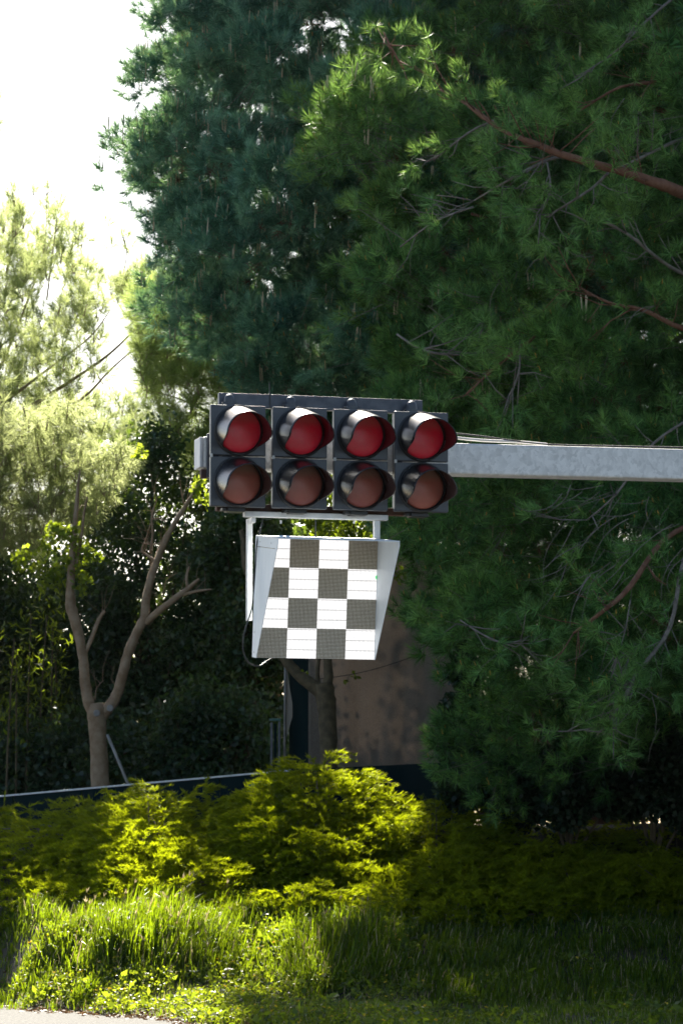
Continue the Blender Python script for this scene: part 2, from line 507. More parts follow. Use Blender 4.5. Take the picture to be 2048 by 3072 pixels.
def gantry():
    xl = lp(599.5, 1360, 0)[0]
    zt = lp(1000, 1327, 0)[2]; zb = lp(1000, 1418, 0)[2]
    xm = 4.6
    base = gw((xm, .08, 0)); base[2] = 0.0
    z0 = G0[2]
    t = thing('mast_arm', 'galvanised square steel arm reaching in from the right behind the red signals', 'mast arm', base, GROT)
    def L(mb): return mb
    ox, oy, oz = xm, .08, -z0
    off = (ox, oy, oz)
    def bd(mb, name, m, parent=t, **k): return mb.build(name, m, parent, origin=off, **k)
    D = .16
    rise = lambda mb: (setattr(mb, 'v', [(x, y, z + .004 + .0075 * (x - xl) + (.006 if z > (zb + zt) / 2 else 0)) for x, y, z in mb.v]), mb)[1]   # the arm climbs slightly from its tip
    a = bd(rise(MB().box(xl + .02, xm + .08, 0, D, zb, zt)), 'arm', M['arm'], bevel=.012)
    bd(rise(MB().prism_x([(0, zb + .004), (D, zb + .004), (D, zt - .004), (0, zt - .004)], xl, xl + .02)), 'end_cap', M['zinc_grey'], bevel=.004)
    bd(MB().tube([(xm, .08, -z0 - .1), (xm, .08, -z0 + 2), (xm, .08, zt + .25)], [.13, .12, .10], 24), 'pole', M['arm'], smooth=True)
    # clamp plates between the arm and the heads
    x0, x1 = lp(620, 1360, -.012)[0], lp(633, 1360, -.012)[0]
    bd(MB().box(x0, x0 + .07, -.03, -.001, lp(620, 1433, 0)[2], lp(620, 1302, 0)[2]), 'clamp_plate', M['rail'], bevel=.003)
    bd(MB().box(x0 - .03, x0 + .06, .0, .05, zb - .055, zb - .003), 'clamp_foot', M['rust'], bevel=.003)
    # upper and lower rails
    p0, p1 = lp(657, 1182, -.10), lp(1267, 1195, -.10)
    zr = (p0[2] + p1[2]) / 2
    bd(MB().box(p0[0], p1[0], -.10, -.06, zr - .085, zr), 'upper_rail', M['rail'], bevel=.004)
    bd(MB().box(lp(808, 1190, -.104)[0], lp(808, 1190, -.104)[0] + .008, -.106, -.101, zr - .08, zr + .012), 'rail_joint', M['rim'])
    q = lp(808, 1182, -.08)
    bd(MB().tube([q, q + (0, 0, .07)], .003, 6), 'rail_spike', M['cable'])
    q0, q1 = lp(650, 1521, -.10), lp(1262, 1530, -.10)
    zl = lp(950, 1540, -.10)[2]
    bd(MB().box(q0[0], q1[0], -.10, -.05, zl, zl + .045), 'lower_rail', M['rust'], bevel=.003)
    # stays that carry the rails
    for px in (640, 1150):
        xx = lp(px + 30, 1370, -.03)[0]
        bd(MB().box(xx, xx + .05, -.049, -.001, zl + .046, zr - .02), 'rail_stay', M['rail'], bevel=.003)
    return zt, zb, zl, zr

ARM_ZT, ARM_ZB, LOW_Z, UP_Z = gantry()

HEAD_F = -.24                                                 # front plane of the signal doors
def traffic_lights():
    xs = [lp(632, 1368, HEAD_F)[0], lp(816, 1368, HEAD_F)[0], lp(1001, 1372, HEAD_F)[0], lp(1184, 1376, HEAD_F)[0]]
    step = (xs[3] - xs[0]) / 3
    xs = [xs[0] + i * step for i in range(4)]
    wd = lp(797, 1368, HEAD_F)[0] - xs[0]
    zt1 = (lp(632, 1216, HEAD_F)[2] + lp(1183, 1229, HEAD_F)[2]) / 2
    zs = (lp(632, 1369, HEAD_F)[2] + lp(1183, 1380, HEAD_F)[2]) / 2
    zb1 = (lp(632, 1521, HEAD_F)[2] + lp(1183, 1530, HEAD_F)[2]) / 2
    names = ['black two-lamp signal nearest the free end of the grey arm, cobweb on its right side',
             'black two-lamp signal second from the free end of the arm',
             'black two-lamp signal third from the free end of the arm',
             'black two-lamp signal at the right of the four, next to the bare grey arm']
    root = thing('traffic_light', names[0], 'traffic light', gw((xs[0] + wd / 2, HEAD_F, zb1)), GROT, 'twin red signals on the arm')
    hz = (zt1 - zb1)
    # local frame: x across, y away from the driver (0 = door front), z up from the foot of the head
    zsec = [(zs - zb1 + .004, hz), (0, zs - zb1 - .004)]
    LV = .285
    for k, (z0, z1) in enumerate(zsec):
        b = MB().box(-wd / 2, wd / 2, 0, .042, z0, z1)
        b.box(-wd / 2 + .03, wd / 2 - .03, .042, .15, z0 + .015, z1 - .015)
        h = b.build('housing', M['black'], root, bevel=.006)
        cx, cz = .002, (z0 + z1) / 2
        Rb = .146
        # ring moulding
        MB().lathe_y([(Rb + .006, 0.001), (Rb + .006, -.012), (Rb, -.016), (Rb - .008, -.014), (Rb - .012, -.004), (Rb - .014, .001)], cx, cz, 56).build('rim', M['rim'], h, smooth=True)
        # dished lens
        pr = [(Rb - .013, -.002)] + [((Rb - .014) * math.cos(R(q)), -.004 - .034 * math.sin(R(q))) for q in range(0, 88, 8)] + [(.001, -.038)]
        MB().lathe_y(pr, cx, cz, 56).build('lens', M['lens_red'] if k == 0 else M['lens_amber'], h, smooth=True)
        # cutaway visor: full length over the top, swept back low on both sides
        n, m = 73, 12
        vs, fs = [], []
        for i in range(n):
            ph = R(-165 + 330 * i / (n - 1))                 # angle from the top
            p = LV * (1 - float(smooth01((abs(math.degrees(ph)) - 82) / 64)))
            p = max(p, .014)
            for j in range(m):
                s = p * j / (m - 1)
                r = Rb - .002 - .030 * s
                vs.append((cx + r * math.sin(ph), -.012 - s, cz + r * math.cos(ph) - .215 * s))
        for i in range(n - 1):
            for j in range(m - 1):
                a = i * m + j
                fs.append((a, a + 1, a + m + 1, a + m))
        v = MB().add(vs, fs).build('visor', M['visor'], h, smooth=True)
        so = v.modifiers.new('skin', 'SOLIDIFY'); so.thickness = .004; so.offset = -1
    # seam clip, domed top mount with flange, foot block
    zm = zs - zb1
    MB().box(-wd / 2 - .004, -wd / 2 + .012, -.006, .004, zm - .010, zm + .010).build('latch', M['conduit'], root, bevel=.002)
    for zz in (.10, .40):
        MB().box(wd / 2 + .0005, wd / 2 + .006, .005, .03, zz, zz + .045).build('hinge', M['rim'], root, bevel=.001)
    d = MB()
    prof = [(.032, 0), (.032, .02), (.030, .034), (.024, .047), (.013, .055), (.001, .058)]
    n = 20
    vs, fs = [], []
    for r, z in prof:
        for q in range(n):
            th = 2 * math.pi * q / n
            vs.append((-.035 + r * math.cos(th), .09 + r * math.sin(th), hz + .022 + z))
    for i in range(len(prof) - 1):
        for q in range(n): fs.append((i * n + q, i * n + (q + 1) % n, (i + 1) * n + (q + 1) % n, (i + 1) * n + q))
    d.add(vs, fs)
    d.tube([(-.035, .09, hz - .014), (-.035, .09, hz + .022)], .040, 20)
    d.box(-.035 - .045, -.035 + .05, .075, .105, hz + .022, hz + .030)
    d.build('top_mount', M['black'], root, smooth=False, bevel=.002)
    MB().box(-.055, .05, .03, .13, -.026, -.001).box(-.085, -.056, .05, .11, -.020, -.001).build('foot_block', M['rim'], root, bevel=.003)
    for i in range(1, 4):
        c = copy_tree(root)
        c.location = tuple(gw((xs[i] + wd / 2, HEAD_F, zb1)))
        c['label'] = names[i]
    # cobweb in the first gap
    w = MB()
    g0, g1 = xs[0] + wd + .002, xs[1] - .002
    zt, zb = lp(808, 1315, HEAD_F)[2], lp(808, 1386, HEAD_F)[2]
    for i in range(60):
        z0 = random.uniform(zb, zt)
        a = (g0 + random.uniform(0, .006), HEAD_F + .02, z0); b = (g1 - random.uniform(0, .006) - .01 * random.random(), HEAD_F + .03, z0 + random.gauss(0, .012))
        mid = ((a[0] + b[0]) / 2, HEAD_F + .025, (a[2] + b[2]) / 2 - .004)
        w.tube([gw(a), gw(mid), gw(b)], .0007, 4)
    o = w.build('cobweb', M['web'], origin=gw((g0, HEAD_F, zb)))
    o.location = tuple(gw((g0, HEAD_F, zb)))
    tag(o, 'torn white cobweb in the gap between the first and second signals', 'cobweb')
traffic_lights()

def led_display():
    WS = LED_SQ * 4
    ys = -.13
    p = lp(1122, 1978, ys); pl = lp(770.6, 1975, ys)
    k = (p[0] - pl[0])
    zc = (p[2] + pl[2]) / 2
    sc = k / WS
    tilt = R(7.0)
    root = thing('led_display', 'white hooded display board showing a black and white chequered pattern', 'display board', gw((pl[0], ys, zc)), (tilt, 0, YAW))
    root.scale = (1, 1, 1)
    W2, H = k, LED_SQ * 4 * 1.0
    global LED_K
    D = .10; PR = .455; th = .004
    # cabinet and hood of painted sheet
    MB().box(-.002, W2 + .002, .006, D, 0, H).build('cabinet', M['white_sheet'], root, bevel=.003)
    s = MB().box(0, WS, 0, .004, 0, H).build('screen', M['led'], root)
    s.scale = (sc, 1, 1)
    fin = [(D, -.002), (-.0, -.002), (-PR, H - .03), (-PR, H), (D, H)]
    MB().prism_x(fin, -.003 - th, -.003).build('side_panel', M['white_sheet'], root, bevel=.001)
    MB().prism_x(fin, W2 + .003, W2 + .003 + th).build('side_panel', M['white_sheet'], root, bevel=.001)
    MB().box(-.003 - th, W2 + .003 + th, -PR - .002, D, H + .0005, H + .006).build('hood_roof', M['white_sheet'], root, bevel=.001)
    for (y, z) in ((-.02, H - .03), (-.30, H - .03), (-.02, H - .06), (.05, .15), (.05, .03)):
        MB().add([(-.0078, y + .004 * math.cos(q), z + .004 * math.sin(q)) for q in np.linspace(0, 6.283, 9)[:-1]] + [(-.0105, y, z)], [(i, (i + 1) % 8, 8) for i in range(8)]).build('rivet', M['rim'], root)
    MB().box(-.0074, -.0071, -.40, .07, H - .062, H - .058).build('seam', M['rail'], root)
    nb = MB()
    for x in (.05, .09): nb.box(x, x + .02, -PR * .6, -PR * .6 + .02, H + .0065, H + .016)
    nb.build('roof_bolt', M['white_sheet'], root, bevel=.002)
    # the frame it hangs from, part of the board
    inv = (Matrix.Translation(Vector(root.location)) @ Matrix.Rotation(YAW, 4, 'Z') @ Matrix.Rotation(tilt, 4, 'X')).inverted()
    def hb(mb, name, m, **kk):
        o = MB()
        o.v = [tuple(inv @ Vector(gw(v))) for v in mb.v]; o.f = mb.f
        return o.build(name, m, root, **kk)
    x0, x1 = lp(733, 1549, -.12)[0], lp(1163, 1556, -.12)[0]
    hb(MB().box(x0, x1, -.13, -.08, LOW_Z - .034, LOW_Z - .001), 'hanger_bar', M['zinc_grey'], bevel=.003)
    yp = .01
    for (a, b, zz) in ((754, 770, lp(760, 1863, yp)[2]), (1122, 1139.5, lp(1130, 1850, yp)[2])):
        xa, xb = lp(a, 1600, -.11)[0], lp(b, 1600, -.11)[0]
        hb(MB().box(xa, xb, -.005 if a < 900 else -.115, .03 if a < 900 else -.0803, zz if a < 900 else LOW_Z - .22, LOW_Z - .035), 'hanger_post', M['zinc_grey'], bevel=.003)
    if True:
        xa, xb = lp(754, 1600, -.11)[0], lp(770, 1600, -.11)[0]
        hb(MB().box(xa + .004, xb - .004, -.10, -.006, LOW_Z - .066, LOW_Z - .0345), 'hanger_bracket', M['zinc_grey'], bevel=.003)
    q = lp(947, 1612, -.16); q2 = lp(947, 1560, -.16)
    hb(MB().tube([q - (0, 0, .02), q2], .004, 6), 'stay_rod', M['cable'])
    for px in (842, 1062):
        q = lp(px, 1561, -.10)
        hb(MB().tube([q, q - (0, 0, .02)], .006, 8), 'hanger_bolt', M['zinc_grey'])
    return root
led_display()

def cables():
    def tb(name, pts, r, m, label, cat):
        P = []
        for i in range(len(pts) - 1):
            a, b = np.array(pts[i]), np.array(pts[i + 1])
            c0 = np.array(pts[max(i - 1, 0)]); c3 = np.array(pts[min(i + 2, len(pts) - 1)])
            for s in np.linspace(0, 1, 6)[:-1]:
                P.append(.5 * ((2 * a) + (-c0 + b) * s + (2 * c0 - 5 * a + 4 * b - c3) * s * s + (-c0 + 3 * a - 3 * b + c3) * s ** 3))
        P.append(np.array(pts[-1]))
        o = MB().tube(P, r, 8).build(name, m, origin=P[0], smooth=True)
        o.location = tuple(P[0]); tag(o, label, cat); return o
    zt = ARM_ZT
    def onarm(px, py, y): return gw(lp(px, py, y))
    tb('power_cable', [onarm(1290, 1292, -.06), onarm(1368, 1300, -.02), onarm(1450, 1309, .02), onarm(1600, 1329, .01), onarm(1700, 1335, .0), onarm(1850, 1338, .0), onarm(2048, 1342, .0), onarm(2500, 1349, .0), onarm(2900, 1356, .0)], .0048, M['cable'],
       'thin black cable lying along the top of the grey arm', 'cable')
    tb('conduit', [onarm(1300, 1300, .0), onarm(1368, 1313, .02), onarm(1450, 1321, .05), onarm(1560, 1326, .07), onarm(1640, 1333, .12)], .009, M['conduit'],
       'pale conduit drooping from the right signal onto the arm', 'conduit')
    tb('display_cable', [onarm(789, 1556, -.17), onarm(780, 1595, -.17), onarm(771, 1625, -.17), onarm(766, 1700, -.17), onarm(760, 1780, -.17), onarm(754, 1830, -.17), onarm(738, 1880, -.17), onarm(729, 1920, -.16), onarm(731, 1960, -.15), onarm(748, 1990, -.13), onarm(775, 1998, -.10), onarm(792, 1990, -.06), onarm(806, 1980, -.03), onarm(820, 1974, -.03)], .0042, M['cable'],
       'black cable looping down the left side of the display board', 'cable')
cables()

# ------------------------------------------------------------------ trees: branch helper
def limb_px(mb, pts, n=9, wob=.04):
    """pts: (px, py, depth Y, radius in px) -> tapered limb through those places"""
    P = [at(a, b, Y) for a, b, Y, r in pts]; Rr = [r * Y / FPX for a, b, Y, r in pts]
    Q, q = [], []
    for i in range(len(P) - 1):
        c0, c3 = P[max(i - 1, 0)], P[min(i + 2, len(P) - 1)]
        for s in np.linspace(0, 1, 5)[:-1]:
            a, b = P[i], P[i + 1]
            Q.append(.5 * ((2 * a) + (-c0 + b) * s + (2 * c0 - 5 * a + 4 * b - c3) * s * s + (-c0 + 3 * a - 3 * b + c3) * s ** 3)); q.append(Rr[i] * (1 - s) + Rr[i + 1] * s)
    Q.append(P[-1]); q.append(Rr[-1])
    mb.tube(Q, q, n, wob=wob)
    return Q

# ------------------------------------------------------------------ the big pine
PINE_A = dict(x=7.5, y=42.0, zlo=2.6, n=(140, 120, 110, 170, 300, 180),
    zk=(2.2, 3.2, 4.5, 5.8, 7.4, 8.4, 9.6, 10.8, 12.0, 14.5, 17.0, 19.5), rk=(6.2, 6.6, 7.2, 7.2, 7.6, 7.9, 8.3, 8.2, 7.8, 7.0, 5.0, 1.5),
    lby=(-200, 0, 150, 300, 450, 600, 750, 900, 1150, 1300, 1560, 1700, 1870, 2000, 2200, 2400), lbx=(1150, 1120, 1080, 960, 880, 900, 930, 1040, 1040, 1000, 1100, 1140, 1110, 1180, 1240, 1270),
    label='huge dark green pine with drooping boughs and a red-brown limb at the right')
PINE_B = dict(x=3.6, y=47.5, zlo=6.6, n=(120, 110, 70, 120, 110, 70),
    zk=(6.4, 7.2, 7.8, 8.5, 9.7, 12.5, 14.0, 16.5, 18.5, 20.0), rk=(1.4, 3.0, 4.0, 5.1, 6.3, 6.8, 6.5, 5.2, 3.2, 1.0),
    lby=(-200, 0, 150, 300, 500, 700, 900, 1000, 1150, 1300, 1420), lbx=(450, 405, 350, 318, 330, 350, 385, 450, 540, 740, 960),
    label='pine tinted blue-green by the veil, with upright pale candles above the signals, behind the huge pine')

def big_pine(cfg):
    PX, PY, ZLO = cfg['x'], cfg['y'], cfg['zlo']
    first = cfg is PINE_A
    def crown_r(z): return np.interp(z, cfg['zk'], cfg['rk'])
    base = np.array((PX, PY, float(zg(PX, PY))))
    root = thing('pine_tree', cfg['label'], 'tree', base)
    # ---- boughs (clumps of shoots) over the crown
    cl = []                                                     # centre, outward direction, radius, weight
    def scatter(n, frac, mind, only_view, tries=40, behind=False, sig=.3, mar=150):
        got = []
        for _ in range(n * tries):
            z = random.uniform(ZLO, cfg['zk'][-1] - .5)
            th = random.uniform(0, math.pi) if behind else random.uniform(-math.pi, 0) if only_view else random.uniform(-math.pi, math.pi)
            r = crown_r(z) * frac + random.gauss(0, sig)
            c = np.array((PX + r * math.cos(th), PY + r * math.sin(th), z + random.gauss(0, .2)))
            px, py = to_px(c)
            inv = (-200 < px < 2300) and (-320 < py < 2560)
            if only_view != inv: continue
            if 1815 < px < 1990 and 1000 < py < 1310: continue          # the thin place where sky glints through
            if first and (py > 2310 or (px < 1490 and py > 2030) or (px > 1900 and py > 2150)) and inv: continue
            if 1280 < px < 1700 and 1690 < py < 1850 and random.random() < .8: continue
            if c[1] < 20: continue
            if only_view and px < np.interp(py, LBY, LBX) + mar + 65 * (py > 1400): continue
            if any(np.dot(c - g, c - g) < mind * mind for g in got): continue
            got.append(c)
            if len(got) >= n: break
        return got
    LBY, LBX = cfg['lby'], cfg['lbx']
    n0, n1, n2, n3, n4, n5 = cfg['n']
    front = scatter(n0 if first else 190, 1.0, 1.38 if first else 1.08, True, 60, sig=.5, mar=190)
    mid = scatter(n1, .80, 1.0, True, sig=.4)
    back = scatter(n2, .62, 1.0, True, mar=240)
    rear = scatter(n3, .80, .9, True, 60, True, mar=240)
    off = scatter(n4, .93, 1.3, False, 30)
    off2 = scatter(n5, .7, 1.4, False, 30)
    # hand-placed boughs along the left outline and the lower right
    chunks_n, chunks_c, chunks_b, chunks_t, chunks_d, chunks_tip = [], [], [], [], [], []
    def bough(c, rad, nt, k, w, fine, dome=False):
        out = np.array((c[0] - PX, c[1] - PY, 0.0)); out /= np.linalg.norm(out) + 1e-6
        lift = .55 if c[2] > 6.5 else .15
        ax = out + np.array((0, 0, lift)); ax /= np.linalg.norm(ax)
        # shoots sit over the upper and outer side of a flattish bough, in a few sub-lobes
        nl = 4 if rad < .75 else 6
        lobes = c + np.clip(rng.normal(size=(nl, 3)), -1, 1) * rad * np.array((.55, .55, .34)) + out * rad * .15
        if dome:                                                # a rounded bough: one dome with smaller lobes on it
            nl = 9
            v = unit(rng.normal(size=(nl, 3)) + ax * .9 + np.array((0, 0, .35)))
            lobes = c + v * rad * .48 * np.array((1, 1, .72))
        li = rng.integers(0, nl, nt)
        u = rng.normal(size=(nt, 3)); u = unit(u + ax * .7 + np.array((0, 0, .35)))
        P = lobes[li] + u * (rad * ((.34 if dome else .44) + .08 * rng.random((nt, 1)))) * np.array((1, 1, .8))
        D = unit(u * .8 + ax * .3 + np.array((0, 0, .40)) + rng.normal(size=(nt, 3)) * .2)
        if fine:
            kt = int(k * .30)
            chunks_n.append(needles(P, D, k - kt, .145, w, 22, 88, .10))
            chunks_tip.append(needles(P + D * .07, D, kt, .125, w, 6, 52, .07))
        else:
            chunks_n.append(needles(P, D, k, .2, w, 12, 82, .11))
        if fine:
            vis = P[:, 1] < PY
            pick = rng.random(nt) < .26
            tp = P[pick] + D[pick] * .12
            chunks_b.append(rods(tp, unit(D[pick] * .4 + np.array((0, 0, 1))), .035 + .03 * rng.random((pick.sum(), 1)), .019))
            pr = .10 if (not first or c[0] < .5 and c[2] > 5.5) else .006
            for i in np.nonzero(rng.random(nt) < pr)[0]:
                q = random.choice((1, 2, 2, 3))
                b = P[i] + D[i] * .06 + rng.normal(size=(q, 3)) * np.array((.022, .022, .01))
                chunks_c.append(rods(b, unit(np.array((0, 0, 1.0)) + rng.normal(size=(q, 3)) * .07), .12 + .16 * rng.random((q, 1)), .022))
            # twigs from the middle of the bough to its shoots, a few bare and grey
            s = rng.integers(0, nt, 5)
            a = np.repeat((c - ax * rad * .35)[None], 5, 0) + rng.normal(size=(5, 3)) * .08
            chunks_t.append(rods(a, (P[s] - a) * .9, np.ones((5, 1)), .009))
            if random.random() < .3:
                nd = rng.integers(6, 14)
                e = c - ax * rad * .4 + rng.normal(size=(nd, 3)) * rad * .3
                chunks_d.append(needles(e, unit(rng.normal(size=(nd, 3)) + (0, 0, -.6)), 22, .11, w, 20, 90, .05))
    limbs = [] if not first else [
        (M['bark_pine'], [(2300, 690, 36, 26), (2048, 578, 33.4, 21), (1950, 542, 33.0, 18), (1850, 508, 32.8, 16), (1700, 468, 32.6, 13), (1600, 428, 32.6, 11), (1500, 385, 32.8, 8), (1400, 310, 33.2, 6), (1320, 268, 33.6, 4)]),
        (M['twig'], [(1700, 466, 32.6, 8), (1640, 480, 32.5, 7), (1560, 520, 32.4, 6), (1490, 560, 32.5, 5), (1420, 602, 32.8, 3)]),
        (M['twig'], [(2100, 395, 33.8, 8), (2020, 425, 33.4, 7), (1930, 468, 33.1, 6), (1860, 500, 32.9, 4)]),
        (M['twig'], [(1830, 510, 32.8, 7), (1780, 560, 32.7, 6), (1720, 600, 32.6, 6), (1640, 650, 32.8, 3)]),
        (M['twig'], [(2100, -60, 34, 7), (2010, 0, 33.6, 6), (1930, 70, 33.3, 5), (1850, 150, 33.2, 4), (1770, 205, 33.2, 2.5)]),
        (M['twig'], [(1190, 1002, 35.4, 4), (1240, 1035, 35.2, 6), (1300, 1058, 35.1, 6), (1380, 1064, 35.2, 5), (1460, 1055, 35.5, 3)]),
        (M['bark_pine'], [(2140, 1540, 35, 10), (1990, 1620, 34.4, 11), (1890, 1760, 34.0, 12), (1800, 1840, 33.9, 9), (1720, 1900, 34.1, 5)]),
        (M['twig'], [(2100, 1560, 34.5, 9), (2045, 1700, 34.1, 9), (2010, 1880, 33.9, 9), (1920, 2010, 33.8, 9), (1870, 2100, 33.8, 8), (1830, 2170, 33.9, 5), (1790, 2205, 34.2, 3)]),
        (M['twig'], [(1905, 1930, 34.0, 3), (1880, 1990, 34.0, 3), (1860, 2060, 34.0, 2), (1820, 2120, 34.1, 2)]),
        (M['twig'], [(1600, 2190, 34.4, 2), (1700, 2195, 34.2, 3), (1790, 2180, 34.1, 4), (1830, 2150, 34.0, 4)]),
        (M['twig'], [(1890, 1800, 34.0, 3), (1875, 1890, 33.9, 3), (1850, 1970, 33.9, 3), (1825, 2020, 34, 2)]),
        (M['bark_pine'], [(1150, 95, 34.4, 3), (1178, 150, 34.3, 5), (1210, 205, 34.3, 6)]),
        (M['bark_pine'], [(2200, 1010, 34.6, 16), (2048, 985, 34.0, 12), (1930, 930, 33.7, 9), (1820, 905, 33.6, 6), (1720, 850, 33.8, 3)]),
        (M['twig'], [(2150, 860, 34.2, 10), (2010, 800, 33.7, 8), (1880, 700, 33.4, 6), (1780, 655, 33.4, 4)]),
        (M['bark_pine'], [(1680, 930, 34.6, 7), (1590, 1020, 34.3, 8), (1500, 1090, 34.3, 6), (1400, 1180, 34.6, 4)]),
        (M['twig'], [(1560, 1040, 34.2, 5), (1555, 1120, 34.0, 5), (1520, 1200, 34.0, 3)]),
        (M['bark_pine'], [(2100, 180, 34.0, 12), (1980, 240, 33.6, 9), (1860, 260, 33.4, 6), (1740, 330, 33.4, 4)]),
        (M['twig'], [(1480, 360, 32.9, 5), (1400, 400, 32.8, 5), (1300, 480, 33.0, 3)]),
        (M['twig'], [(1640, 480, 32.8, 4), (1650, 570, 32.6, 4), (1620, 640, 32.6, 2.5)]),
        (M['twig'], [(1420, 620, 33.2, 5), (1310, 660, 33.2, 4), (1200, 740, 33.5, 3)]),
        (M['twig'], [(2080, 1250, 34.2, 7), (1960, 1330, 33.9, 6), (1850, 1480, 33.8, 5), (1760, 1560, 33.9, 3)]),
        (M['twig'], [(1380, 1860, 35.2, 3), (1440, 1900, 35, 4), (1510, 1930, 34.9, 4), (1560, 1925, 35.0, 3)]),
    ]
    for k_, (m_, pts) in enumerate(limbs):
        b = MB()
        Q = limb_px(b, [(p0, p1, p2 + (.0 if k_ == 0 else .18), p3 * (.88 if k_ == 0 else .72)) for p0, p1, p2, p3 in pts], 10, .14)
        L = len(Q); run = Q[-1] - Q[0]; run /= np.linalg.norm(run)
        rt = pts[0][3] * pts[0][2] / FPX
        for q in range(int(5 + L * (.9 if k_ == 0 else .55))):
            a = Q[random.randrange(L // 5, L)]
            d = unit(run * random.uniform(.4, 1.0) + rng.normal(size=3) * .55 + np.array((0, -.25, .1)))
            ln = random.uniform(.22, .62)
            p1 = a + d * ln * .5 + np.array((0, 0, random.uniform(-.05, .05))); p2 = a + d * ln + np.array((0, 0, random.uniform(-.02, .12)))
            r0 = random.uniform(.004, .009)
            b.tube([a, p1, p2], [r0, r0 * .8, r0 * .45], 5)
            if random.random() < .8:
                nt = random.choice((2, 3, 4))
                chunks_tip.append(needles(p2 + rng.normal(size=(nt, 3)) * .05, unit(d + np.array((0, 0, .5)) + rng.normal(size=(nt, 3)) * .35), 40, .13, .0085, 8, 70, .09))
            if random.random() < .5:
                p3 = p1 + unit(d + rng.normal(size=3) * .6) * ln * .45
                b.tube([p1, p3], [r0 * .6, r0 * .3], 4)
        b.build('branch', m_, root, origin=base, smooth=True)
    # single twigs that stand out of the boughs, each ending in a few brushes of needles
    for c in front:
        for _ in range(7 if first else 5):
            out = unit(np.array((c[0] - PX, c[1] - PY, 0.0)))
            d = unit(out * .7 + rng.normal(size=3) * .6 + np.array((0, -.25, .15)))
            a = c + d * .35
            ln = random.uniform(.35, .75)
            p = a + d * ln + np.array((0, 0, .08 * ln))
            chunks_t.append(rods(a[None], (p - a)[None], np.ones((1, 1)), .011))
            nt = random.randint(3, 6)
            q = a + (p - a) * (1 - .55 * rng.random((nt, 1)) ** 2) + rng.normal(size=(nt, 3)) * .05
            chunks_tip.append(needles(q, unit(d * .8 + np.array((0, 0, .45)) + rng.normal(size=(nt, 3)) * .4), 44, .14, .0082, 6, 72, .10))
    for c in front: bough(c, random.uniform(.72, 1.05), 118, 58, .0085 if first else .0105, True, True)
    for c in mid: bough(c, random.uniform(.6, .85), 52, 54, .0095, True)
    for c in back + rear: bough(c, random.uniform(.75, .95), 46, 84, .0095, False)
    for c in off + off2: bough(c, random.uniform(.9, 1.25), 64, 26, .045, False)
    np_mesh('crown', [(np.concatenate(chunks_n), 0), (np.concatenate(chunks_c), 1), (np.concatenate(chunks_b), 2), (np.concatenate(chunks_d), 3), (np.concatenate(chunks_t), 4), (np.concatenate(chunks_tip), 5)],
            [M['needle'] if first else M['needle_veil'], M['candle'], M['bud'], M['brown_needle'], M['twig'], M['needle_tip'] if first else M['needle_veil_tip']], root, base)
    # ---- trunk with hidden limbs, and the limbs that show
    tr = MB().tube([base - (0, 0, .2), base + (.1, 0, 2), base + (-.1, .1, 6), base + (.05, 0, 11), base + (0, 0, 16)], [.42, .36, .30, .22, .06], 16, wob=.03)
    for _ in range(46):
        z = random.uniform(ZLO + (1.9 if first else .4), 16); th = random.uniform(-math.pi, math.pi); r = crown_r(z) * .8
        a = np.array((PX, PY, z)); b = a + np.array((math.cos(th) * r, math.sin(th) * r, random.uniform(-.4, 1.0)))
        m_ = (a + b) / 2 + np.array((0, 0, -.25))
        tr.tube([a, m_, b], [.09, .06, .02], 6)
    tr.build('trunk', M['bark_pine'], root, origin=base, smooth=True)
    if not first: return
    # pale dead twigs, many thin arcs, mostly at the right under the arm
    def arc(px, py, Y, ang, L, r=1.6, bend=.5):
        p = [(px, py, Y, r)]
        a = ang
        for q in range(4):
            px += L / 4 * math.cos(a); py += L / 4 * math.sin(a); a += bend / 4 * random.uniform(.3, 1.7)
            p.append((px, py, Y + random.uniform(-.05, .05), r * (1 - .2 * q)))
        b = MB(); limb_px(b, p, 4, 0)
        b.build('dead_twig', M['twig'], root, origin=base, smooth=True)
    for _ in range(44):
        arc(random.uniform(1680, 2060), random.uniform(1440, 1740), random.uniform(33.4, 34.4), R(random.uniform(105, 170)), random.uniform(80, 210), random.uniform(.8, 1.7), random.choice((-1, 1)) * random.uniform(.4, 1.3))
    for _ in range(12):
        arc(random.uniform(1400, 2040), random.uniform(250, 1000), random.uniform(32.7, 33.8), R(random.uniform(95, 190)), random.uniform(50, 150), random.uniform(.7, 1.5), random.choice((-1, 1)) * random.uniform(.5, 1.6))
    for _ in range(16):
        arc(random.uniform(1750, 2000), random.uniform(1900, 2200), random.uniform(33.8, 34.3), R(random.uniform(75, 150)), random.uniform(60, 150), random.uniform(.7, 1.4), random.uniform(-.9, .9))
big_pine(PINE_A)
big_pine(PINE_B)

